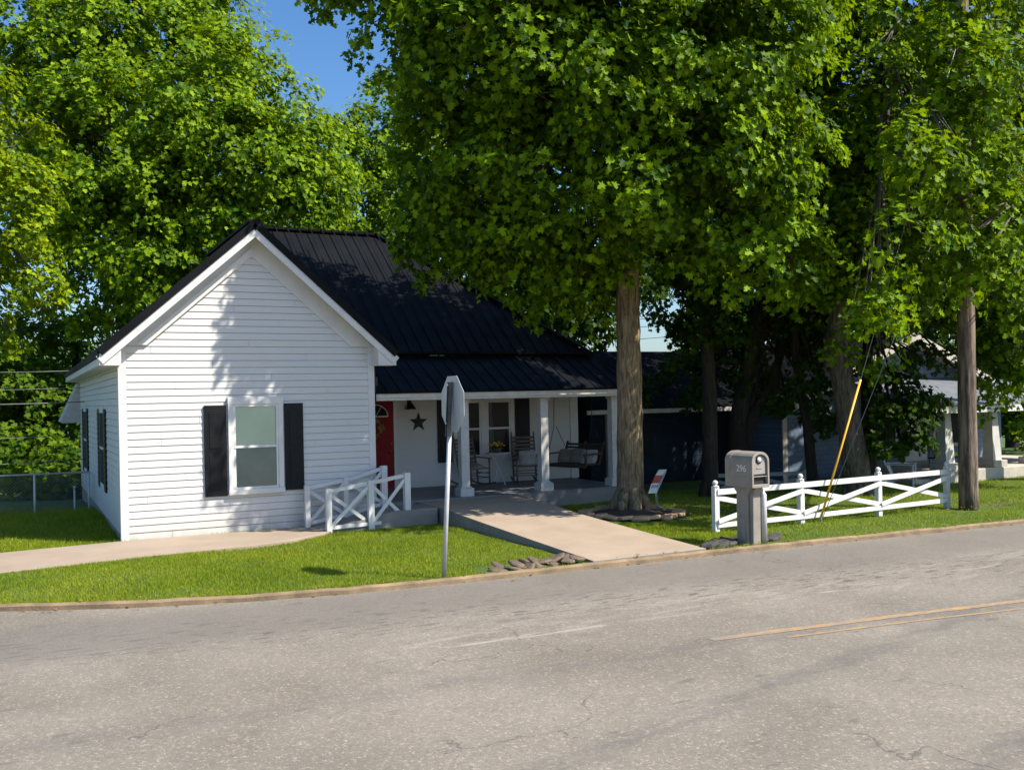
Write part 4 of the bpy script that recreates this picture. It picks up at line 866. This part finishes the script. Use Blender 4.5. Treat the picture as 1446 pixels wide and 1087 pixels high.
for k in range(6): c_ = 22.0 + k * .14; mb.tube([(c_ + .06 * math.cos(a), 18.3, .82 + .09 * math.sin(a)) for a in np.linspace(0, 6.28, 12)], .012, 5)
mb.bar((21.95, 18.3, .93), (22.75, 18.3, .93), .03, .03); mb.build('backrest', 'wire_black', t)
for x in (21.98, 22.72):
    for y in (17.93, 18.28): MB().tube([(x, y, .32), (x, y, .93 if y > 18 else .56)], .015, 6).build('leg', 'wire_black', t)
cushion('seat_cushion', 'bright lime green cushion on the metal porch bench', (22.35, 18.08, .66), (math.radians(8), 0, 0), .38, .2, .09, 'lime_fabric')
t = thing('garden_chair', 'white slatted garden chair in the shade beyond the white fence', 'chair', (19.9, 17.4, 0), local=True, rz=math.radians(35))
mb = MB()
for i in range(5): mb.bar((-.28, -.26 + i * .11, .36 - i * .025), (.28, -.26 + i * .11, .36 - i * .025), .09, .02)
mb.build('seat', 'white_paint', t)
mb = MB()
for i in range(5): mb.bar((-.22 + i * .11, .22, .28), (-.25 + i * .125, .52, .92), .085, .02, (0, 1, .4))
mb.build('backrest', 'white_paint', t)
for s in (-1, 1):
    MB().bar((s * .33, -.34, .55), (s * .33, .34, .55), .11, .02).build('arm', 'white_paint', t); MB().bar((s * .3, -.3, 0), (s * .3, -.3, .54), .03, .1).build('leg', 'white_paint', t); MB().bar((s * .3, -.3, .36), (s * .3, .55, 0), .03, .1).build('leg', 'white_paint', t)

# ------------------------------------------------------------------ trees
def half(pts): return pts
LEAF = {   # outline of one half of a leaf (u along, v across); mirrored about the midrib
    'lobed': [(0, 0), (.10, .10), (-.02, .40), (.26, .24), (.40, .62), (.54, .22), (.82, .30), (1.05, 0)],
    'spray': [(0, 0), (.10, .40), (.34, .24), (.48, .52), (.66, .20), (1, 0)],
}
def build_leaves(name, P_, Nn, Tt, size, shape, mat, fold=.22):
    hp = np.array(LEAF[shape]); K = len(hp)
    u = hp[:, 0] - .3; v = hp[:, 1]
    T1 = np.stack([u, v, fold * v], -1); T2 = np.stack([u, -v, fold * v], -1)[::-1]
    tp = np.concatenate([T1, T2[1:-1]]); nv = len(tp)
    f1 = np.arange(K); f2 = np.concatenate([[0], [K - 1], np.arange(K, nv)])
    Nn = Nn / np.linalg.norm(Nn, axis=1, keepdims=True); Tt = Tt - Nn * np.sum(Tt * Nn, 1, keepdims=True); Tt = Tt / (np.linalg.norm(Tt, axis=1, keepdims=True) + 1e-9); B = np.cross(Nn, Tt)
    V = P_[:, None, :] + size[:, None, None] * (tp[None, :, 0:1] * Tt[:, None, :] + tp[None, :, 1:2] * B[:, None, :] + tp[None, :, 2:3] * Nn[:, None, :])
    n_ = len(P_); base = (np.arange(n_) * nv)[:, None]
    lp = np.concatenate([base + f1[None], base + f2[None]], 1).ravel(); sz = np.tile([len(f1), len(f2)], n_)
    return npmesh(name, V.reshape(-1, 3), lp, sz, mat)
def crown_points(blobs, seed, dens, per, spread, size, lump=.28, inner=.3, droop=.25, gap=1.0, cut=-.9):
    """leaf sprays over the skins of the limbs' foliage masses, gaps between them"""
    r = np.random.default_rng(seed); PP, NN, TT_, SZ = [], [], [], []
    for bi, (c, R) in enumerate(blobs):
        R = np.asarray(R, float) * np.ones(3); area = 4 * math.pi * float(np.mean(R)) ** 2; n_ = max(6, int(area * dens))
        d = r.normal(size=(n_, 3)); d /= np.linalg.norm(d, axis=1, keepdims=True)
        ph = r.uniform(0, 6.28, 6); q = d * 3.1
        nz = np.sin(q[:, 0] * 1.3 + ph[0] + 1.5 * np.sin(q[:, 1] + ph[1])) * np.sin(q[:, 1] * 1.5 + ph[2]) + .7 * np.sin(q[:, 2] * 2.2 + ph[3] + q[:, 0] * 1.7)
        rad = 1 + lump * nz * .6 + r.normal(size=n_) * .07
        dp = np.where(r.random(n_) < inner, r.uniform(.45, .9, n_), 1.0)
        c_ = np.asarray(c)[None] + d * R[None] * (rad * dp)[:, None]
        gp = np.sin(c_[:, 0] * 1.9 / gap + 2 * np.sin(c_[:, 2] * 1.1 / gap)) * np.sin(c_[:, 1] * 1.7 / gap + 1.3) + np.sin(c_[:, 2] * 2.3 / gap + c_[:, 0] * .9 / gap)   # hollows between boughs
        keep = gp > cut; c_ = c_[keep]; d = d[keep]; n_ = len(c_)
        ax = d * np.array([1, 1, .6]) * .75 + np.array([0, 0, .55]) + r.normal(size=(n_, 3)) * .22; ax /= np.linalg.norm(ax, axis=1, keepdims=True)
        k = r.integers(max(3, int(per * .6)), int(per * 1.4) + 1, n_); idx = np.repeat(np.arange(n_), k); m_ = len(idx)
        e = r.normal(size=(m_, 3)); e /= np.linalg.norm(e, axis=1, keepdims=True); A_ = ax[idx]
        dt = np.sum(e * A_, 1, keepdims=True); e = e - A_ * dt + A_ * np.abs(dt) * .75          # a drooping cap of leaves round the twig end
        rr = r.uniform(.45, 1.1, m_)[:, None] * spread * r.uniform(.6, 1.3, n_)[idx][:, None]
        p_ = c_[idx] + e * rr + r.normal(size=(m_, 3)) * spread * .12
        nn = A_ * .35 + e * .45 + d[idx] * .45 + np.array([.22, -.28, .40]) + r.normal(size=(m_, 3)) * .52
        tt = e + np.array([0, 0, -.35]) + r.normal(size=(m_, 3)) * .35
        PP.append(p_); NN.append(nn); TT_.append(tt); SZ.append(size * r.uniform(.6, 1.25, m_))
    return [np.concatenate(q) for q in (PP, NN, TT_, SZ)]
def crown(parent, blobs, seed, dens, per, spread, size, shape, mat, **kw):
    P_, Nn, Tt, Sz = crown_points(blobs, seed, dens, per, spread, size, **kw)
    o = build_leaves('crown', P_, Nn, Tt, Sz, shape, mat); o.parent = parent; o.matrix_parent_inverse = pinv(parent)
    return o
def trunk_tube(mb, pts, rs, seed, seg=14, flare=0):
    r = random.Random(seed); P_ = []; R_ = []
    for i in range(len(pts) - 1):
        a, b_ = Vector(pts[i]), Vector(pts[i + 1]); k = max(2, int((b_ - a).length / .25))
        for j in range(k):
            s_ = j / k; P_.append(a.lerp(b_, s_)); R_.append(rs[i] + (rs[i + 1] - rs[i]) * s_)
    P_.append(Vector(pts[-1])); R_.append(rs[-1])
    mb.tube(P_, R_, seg, wob=.05, rng=r)
    if flare:
        b0 = Vector(pts[0])
        for k in range(7):
            a = 6.28 * k / 7 + r.uniform(-.3, .3); d = Vector((math.cos(a), math.sin(a), 0)); f_ = rs[0] * r.uniform(1.0, 1.3)
            mb.tube([b0 + Vector((0, 0, .55)) + d * rs[0] * .5, b0 + Vector((0, 0, .22)) + d * rs[0] * .95, b0 + d * f_ + Vector((0, 0, .03)), b0 + d * f_ * 1.25 - Vector((0, 0, .08))], [rs[0] * .35, rs[0] * .36, rs[0] * .24, rs[0] * .12], 7)
    return mb
def tree(label, trunks, blobs, mat, barkm, seed, dens=3.6, per=27, spread=.36, size=.145, shape='lobed', group='trees around the houses', flare=1, limbs=True, **kw):
    b0 = trunks[0][0][0]; t = thing('tree', label, 'tree', tuple(b0), group)
    mb = MB(); r = random.Random(seed)
    for pts, rs in trunks: trunk_tube(mb, pts, rs, seed, flare=flare)
    tp = Vector(trunks[0][0][-1]); pre = Vector(trunks[0][0][-2])
    if limbs:
        for c, R in blobs:
            c = Vector(c); s_ = r.uniform(.2, .95); a = pre.lerp(tp, s_); 
            if (c - a).length < .5: continue
            mid = a.lerp(c, .5) + Vector((r.uniform(-.3, .3), r.uniform(-.3, .3), r.uniform(.0, .5))); r0 = trunks[0][1][-1] * .55
            mb.tube([a, a.lerp(mid, .5), mid, mid.lerp(c, .6), c], [r0, r0 * .8, r0 * .55, r0 * .35, r0 * .15], 7)
            for k in range(3):
                e = c + Vector((r.uniform(-1, 1), r.uniform(-1, 1), r.uniform(-.5, .8))) * float(np.mean(R)) * .8; mb.tube([mid.lerp(c, r.uniform(0, .8)), c.lerp(e, .5), e], [r0 * .3, r0 * .2, r0 * .05], 5)
    mb.build('trunk', barkm, t, fix=False)
    crown(t, blobs, seed, dens, per, spread, size, shape, mat, **kw)
    return t
def PB(lst): return [(at(px, py, d), R) for px, py, d, R in lst]
# the big tree in front of the porch
tree('largest tree, thick bare trunk rising in front of the porch end', [([(11.22, 16.72, -.05), (11.24, 16.74, .35), (11.26, 16.75, 2.0), (11.25, 16.72, 4.5), (11.2, 16.6, 7.0), (11.1, 16.5, 10.0)], [.34, .285, .265, .235, .2, .1])],
     PB([(480, -45, 18, .95), (580, 15, 18.5, 1.15), (665, 95, 19, 1.5), (632, 235, 19.5, 1.15), (612, 320, 20, .9), (655, 310, 20, 1.15), (720, 60, 18.5, 1.9), (730, 220, 18.8, 1.7), (735, 350, 19.8, 1.15), (820, 40, 18, 1.9), (830, 180, 18, 1.7), (820, 310, 19, 1.35), (800, 400, 20.5, .9), (680, 170, 20.5, 1.5), (760, 300, 21, 1.5),
         (930, 40, 17.8, 1.9), (950, 180, 17.8, 1.7), (950, 290, 18.2, 1.15), (1040, 110, 18, 1.6), (1050, 240, 18, 1.35), (1070, 335, 18, 1.0), (1125, 385, 18, .55), (1030, 20, 18, 1.8), (880, 120, 21, 1.9), (700, -80, 19, 2.2), (900, -120, 19, 2.4), (590, -95, 19, 1.6), (1050, -90, 19, 2.0), (870, 330, 20.2, .9)]) + [((7.15, 15.2, 9.5), .5), ((6.95, 15.35, 8.9), .34), ((7.5, 15.1, 10.1), .65)],  # last three clumps added to throw a shade patch on the gable
     'leaf_deep', 'bark_brown', 11, dens=4.0, per=32, spread=.38, size=.145)
tree('slim dark trunk behind the white fence, left of the leaning stems', [([(14.45, 18.2, -.1), (14.5, 18.2, 2.5), (14.35, 18.2, 5), (14.3, 18.2, 8)], [.21, .165, .14, .08])],
     PB([(990, 380, 22.5, 1.1), (940, 410, 23, .8), (1040, 400, 23, 1.0), (1010, 250, 23, 1.8), (1110, 200, 23, 1.6), (1090, 60, 23, 2.0), (960, 480, 23.5, .45), (1010, 470, 23, .6), (1120, 330, 23, 1.2)]) + [((17.0, 20.6, 7.4), 1.7), ((19.3, 19.8, 8.6), 1.9), ((15.3, 20.8, 7.6), 1.6), ((17.6, 18.8, 8.2), 1.6), ((20.5, 21.0, 7.0), 1.7)], 'leaf_dark', 'bark_dark', 12, dens=3.6)  # last five clumps: hidden, added to keep sun off the navy house roof
b3 = at(1046, 672, 24.5)
tree('leaning tree of three dark peeling stems behind the mailbox', [([(b3[0], b3[1], -.3), tuple(at(1042, 600, 24.5)), tuple(at(1060, 500, 24.5)), tuple(at(1075, 420, 24.4))], [.30, .24, .20, .14]), ([tuple(at(1046, 650, 24.5)), tuple(at(1062, 590, 24.4)), tuple(at(1090, 545, 24.4)), tuple(at(1110, 470, 24.3))], [.18, .15, .13, .08]), ([tuple(at(1050, 640, 24.6)), tuple(at(1062, 560, 24.6)), tuple(at(1074, 480, 24.6))], [.17, .14, .1])],
     PB([(1060, 440, 24.5, .9), (1120, 440, 24.5, 1.0), (1100, 510, 25, .55), (1150, 480, 24, .8), (1010, 540, 25, .4), (1140, 380, 25, 1.3), (1020, 500, 24.6, .5), (1045, 530, 24.9, .42), (1085, 555, 24.8, .42), (1060, 490, 24.9, .55), (1110, 560, 24.2, .38), (965, 530, 24.8, .42), (985, 565, 24.8, .35), (930, 550, 24.9, .3), (1165, 590, 24, .4)]), 'leaf_dark', 'bark_dark', 13, dens=3.6, flare=0)
b4 = at(1150, 668, 23.5)
tree('thin leaning dark stem between the mailbox and the yellow guy guard', [([(b4[0], b4[1], -.2), tuple(at(1140, 600, 23.5)), tuple(at(1124, 510, 23.5)), tuple(at(1122, 420, 23.5))], [.15, .12, .10, .07])],
     PB([(1130, 440, 23.5, .8), (1170, 400, 23.5, 1.0), (1150, 530, 23.3, .45), (1170, 560, 23.2, .38)]), 'leaf_dark', 'bark_dark', 14, dens=3.6, flare=0)
tree('tall grey trunk leaning left behind the white fence, right of the yellow guard', [([(17.35, 16.35, -.1), tuple(at(1200, 600, 22.3)), tuple(at(1182, 480, 22.2)), tuple(at(1200, 330, 22)), tuple(at(1245, 180, 21.8)), tuple(at(1262, 40, 21.6))], [.34, .27, .25, .2, .15, .1])],
     PB([(1200, 440, 21.5, 1.0), (1260, 400, 21.3, 1.2), (1190, 330, 21.5, 1.3), (1270, 280, 21, 1.5), (1325, 375, 21.2, .95), (1190, 200, 22.3, 1.3), (1290, 160, 21.3, 1.6), (1210, 90, 22, 1.4), (1290, 40, 21.6, 1.7), (1180, -20, 22, 1.8), (1300, -80, 22, 2.0), (1340, 260, 21.4, 1.4), (1240, 490, 21.8, .6), (1160, 250, 23, .8), (1238, 440, 16.9, .42), (1255, 375, 16.9, .48), (1285, 325, 17, .5), (1312, 255, 17.2, .5), (1285, 215, 17.4, .5), (1215, 455, 17.6, .4), (1330, 190, 17.4, .5), (1262, 190, 19.5, .5), (1250, 60, 19.5, .55), (1175, 70, 21, .8), (1185, 180, 21, .75), (1165, 290, 21, .7), (1245, 125, 20, .6), (1215, 250, 20.5, .7)]), 'leaf_deep', 'bark_grey', 15, dens=3.6)
b6 = at(1228, 670, 23.2)
tree('dark trunk with low hanging leafy boughs before the shingled house', [([(b6[0], b6[1], -.2), tuple(at(1226, 600, 23.2)), tuple(at(1224, 520, 23.2)), tuple(at(1230, 420, 23.2))], [.2, .16, .14, .1])],
     PB([(1270, 560, 22.3, .62), (1300, 545, 22.4, .5), (1255, 610, 22.2, .55), (1290, 605, 22.2, .5), (1250, 650, 22.1, .35), (1240, 520, 22.5, .55), (1310, 570, 22.4, .35), (1275, 640, 22.2, .3), (1345, 515, 22.8, .42), (1300, 505, 22.6, .4), (1395, 500, 22.6, .45), (1360, 440, 23, .6), (1300, 425, 23, .55)]), 'leaf_dark', 'bark_dark', 16, dens=5.5, per=20, spread=.24, size=.14, flare=0)
tree('full green tree filling the right side above the utility pole', [([(24.2, 15.8, -.1), (24.2, 15.8, 3), (24.0, 15.7, 6), (23.9, 15.6, 9)], [.3, .24, .18, .1])],
     PB([(1400, 430, 22.5, 1.1), (1440, 330, 22.5, 1.5), (1380, 330, 22.2, 1.1), (1400, 210, 22.5, 1.6), (1450, 100, 22.5, 1.8), (1370, 90, 22.2, 1.4), (1420, -20, 22.5, 1.9), (1480, 220, 22.5, 1.8), (1440, 500, 23, .9), (1390, 520, 23.2, .65), (1420, 575, 24, .6), (1460, 560, 23.5, .8), (1500, 400, 23, 1.6), (1385, 375, 18.4, .5), (1340, 350, 18.6, .55), (1400, 310, 18.4, .6), (1365, 240, 18.3, .65), (1400, 170, 18.3, .65), (1365, 110, 18.2, .6), (1330, 180, 18.6, .6), (1430, 250, 18.6, .7), (1420, 90, 18.4, .7), (1340, 30, 18.4, .6), (1420, 400, 18.7, .4), (1385, 40, 18.3, .55), (1375, -10, 18.3, .6)]), 'leaf_deep', 'bark_grey', 17, dens=3.6)
# trees left and behind
b = at(230, 640, 42)
tree('broad tall maple towering behind the left side of the white house', [([(b[0], b[1], -.6), (b[0], b[1], 4), (b[0] + .1, b[1], 8), (b[0], b[1], 13)], [.5, .42, .34, .2])],
     PB([(20, 90, 38, 2.2), (110, 110, 38, 2.6), (150, 60, 39, 2.2), (230, 60, 40, 2.4), (310, 60, 40, 1.7), (330, 120, 38, 2.0), (370, 160, 38, 1.5), (410, 190, 38, 1.5), (440, 250, 38, 1.5), (400, 260, 37, 1.8), (330, 210, 36.5, 2.0), (240, 170, 36, 2.4), (140, 190, 36, 2.3), (60, 200, 37, 2.0), (180, 280, 35.5, 2.1), (280, 280, 36, 2.0), (360, 300, 37, 1.7), (440, 310, 38, 1.4),
         (110, 320, 36, 1.9), (200, 370, 36, 1.9), (290, 350, 37, 1.7), (130, 410, 36.5, 1.6), (210, 430, 38, 1.5), (60, 300, 38, 1.9), (260, -20, 41, 2.0), (180, -10, 41, 2.2), (60, 30, 39, 2.0), (300, 20, 41, 1.2), (480, 250, 40, 1.0), (460, 190, 40, .9), (240, 250, 42, 3.2), (130, 250, 42, 3.2), (350, 250, 42, 2.6), (240, 390, 41, 2.2)]),
     'leaf_mid', 'bark_dark', 21, dens=1.7, per=40, spread=.60, size=.215, shape='spray', inner=.32, gap=1.7, lump=.34, cut=-1.15)
b = at(-70, 700, 27)
tree('yellow green tree leaning in at the far left edge', [([(b[0], b[1], -.3), (b[0], b[1], 3), (b[0] + .1, b[1], 6), (b[0] + .2, b[1], 9)], [.3, .24, .18, .1])],
     PB([(15, 210, 27, 1.0), (40, 280, 27, .9), (10, 350, 27, .9), (55, 330, 26.8, .7), (60, 400, 26.8, .6), (15, 430, 26.8, .9), (70, 440, 27, .45), (-40, 300, 27, 1.6), (-50, 440, 27, 1.4), (20, 480, 27.2, .45), (-60, 150, 27, 1.5)]),
     'leaf_yellow', 'bark_grey', 22, dens=3.4, per=28, spread=.34, size=.15, shape='spray')
b = at(530, 600, 46)
tree('tree top showing between the tall maple and the big front tree', [([(b[0], b[1], -.6), (b[0], b[1], 6), (b[0], b[1], 12)], [.35, .28, .15])],
     PB([(500, 300, 44, 1.8), (550, 290, 44, 1.8), (530, 220, 45, 1.8), (575, 190, 45, 1.5), (560, 140, 46, 1.2), (510, 180, 45, .9), (500, 240, 44, 1.5), (600, 250, 46, 2.2), (490, 330, 45, 1.6), (560, 340, 44, 1.6)]), 'leaf_mid', 'bark_dark', 23, gap=1.7, dens=1.6, per=36, spread=.6, size=.215, shape='spray')
for i, (lst, lb) in enumerate((
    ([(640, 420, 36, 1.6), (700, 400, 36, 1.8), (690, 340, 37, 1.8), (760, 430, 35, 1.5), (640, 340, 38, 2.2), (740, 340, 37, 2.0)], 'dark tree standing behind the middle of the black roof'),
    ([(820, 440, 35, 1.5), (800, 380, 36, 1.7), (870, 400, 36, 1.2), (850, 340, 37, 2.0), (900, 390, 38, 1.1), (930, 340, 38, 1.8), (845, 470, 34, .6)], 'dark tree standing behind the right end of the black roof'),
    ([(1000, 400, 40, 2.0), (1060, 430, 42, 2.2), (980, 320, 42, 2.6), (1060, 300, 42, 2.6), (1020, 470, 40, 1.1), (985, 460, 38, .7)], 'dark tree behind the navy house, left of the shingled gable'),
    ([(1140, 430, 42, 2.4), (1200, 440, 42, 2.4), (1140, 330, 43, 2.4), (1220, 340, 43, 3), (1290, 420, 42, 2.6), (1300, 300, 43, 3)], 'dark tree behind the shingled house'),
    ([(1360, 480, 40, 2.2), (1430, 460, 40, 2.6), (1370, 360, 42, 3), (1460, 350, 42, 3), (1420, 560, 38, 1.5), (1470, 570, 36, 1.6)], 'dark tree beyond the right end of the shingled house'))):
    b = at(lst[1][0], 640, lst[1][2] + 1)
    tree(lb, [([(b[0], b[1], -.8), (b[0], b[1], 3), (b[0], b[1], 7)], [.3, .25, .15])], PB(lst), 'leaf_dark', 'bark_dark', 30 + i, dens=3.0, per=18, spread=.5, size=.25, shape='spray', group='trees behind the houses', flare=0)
for i, (lst, lb) in enumerate((
    ([(10, 520, 38, 1.6), (40, 580, 37, 1.5), (0, 620, 36, 1.6), (30, 670, 35, 1.3), (10, 700, 34, .9), (30, 705, 32.5, .8), (0, 718, 32, .7), (60, 712, 32, .6), (15, 712, 29.5, .6), (45, 714, 29.3, .5), (-15, 716, 29.5, .7), (30, 690, 30, .6), (60, 640, 34, 1.0), (20, 650, 33, 1.0), (0, 560, 35, 1.3), (50, 590, 35, 1.1), (-50, 580, 37, 2.2), (-40, 680, 35, 1.6)], 'leafy wood edge tree behind the chain link fence at the left edge'),
    ([(80, 500, 40, 1.6), (110, 550, 39, 1.6), (70, 580, 38, 1.4), (90, 640, 37, 1.4), (120, 620, 38, 1.6), (70, 690, 36, 1.1), (110, 690, 36, 1.1), (95, 705, 32.2, .75), (60, 702, 33, .8), (120, 712, 31.8, .6), (85, 670, 34, .9), (75, 712, 29.2, .5), (100, 708, 29, .5), (120, 705, 29, .55), (90, 690, 30, .6), (100, 600, 35, 1.1), (80, 650, 33, .9), (110, 660, 32, .8), (70, 560, 36, 1.2), (50, 500, 42, 1.7)], 'leafy wood edge tree behind the fence, nearest the white house'))):
    b = at(lst[1][0], 660, lst[1][2] + 1)
    tree(lb, [([(b[0], b[1], -.8), (b[0], b[1], 2), (b[0], b[1], 5)], [.25, .2, .1])], PB(lst), 'leaf_wood', 'bark_dark', 40 + i, dens=3.4, per=18, spread=.42, size=.23, shape='spray', group='trees behind the chain link fence', flare=0, limbs=False)
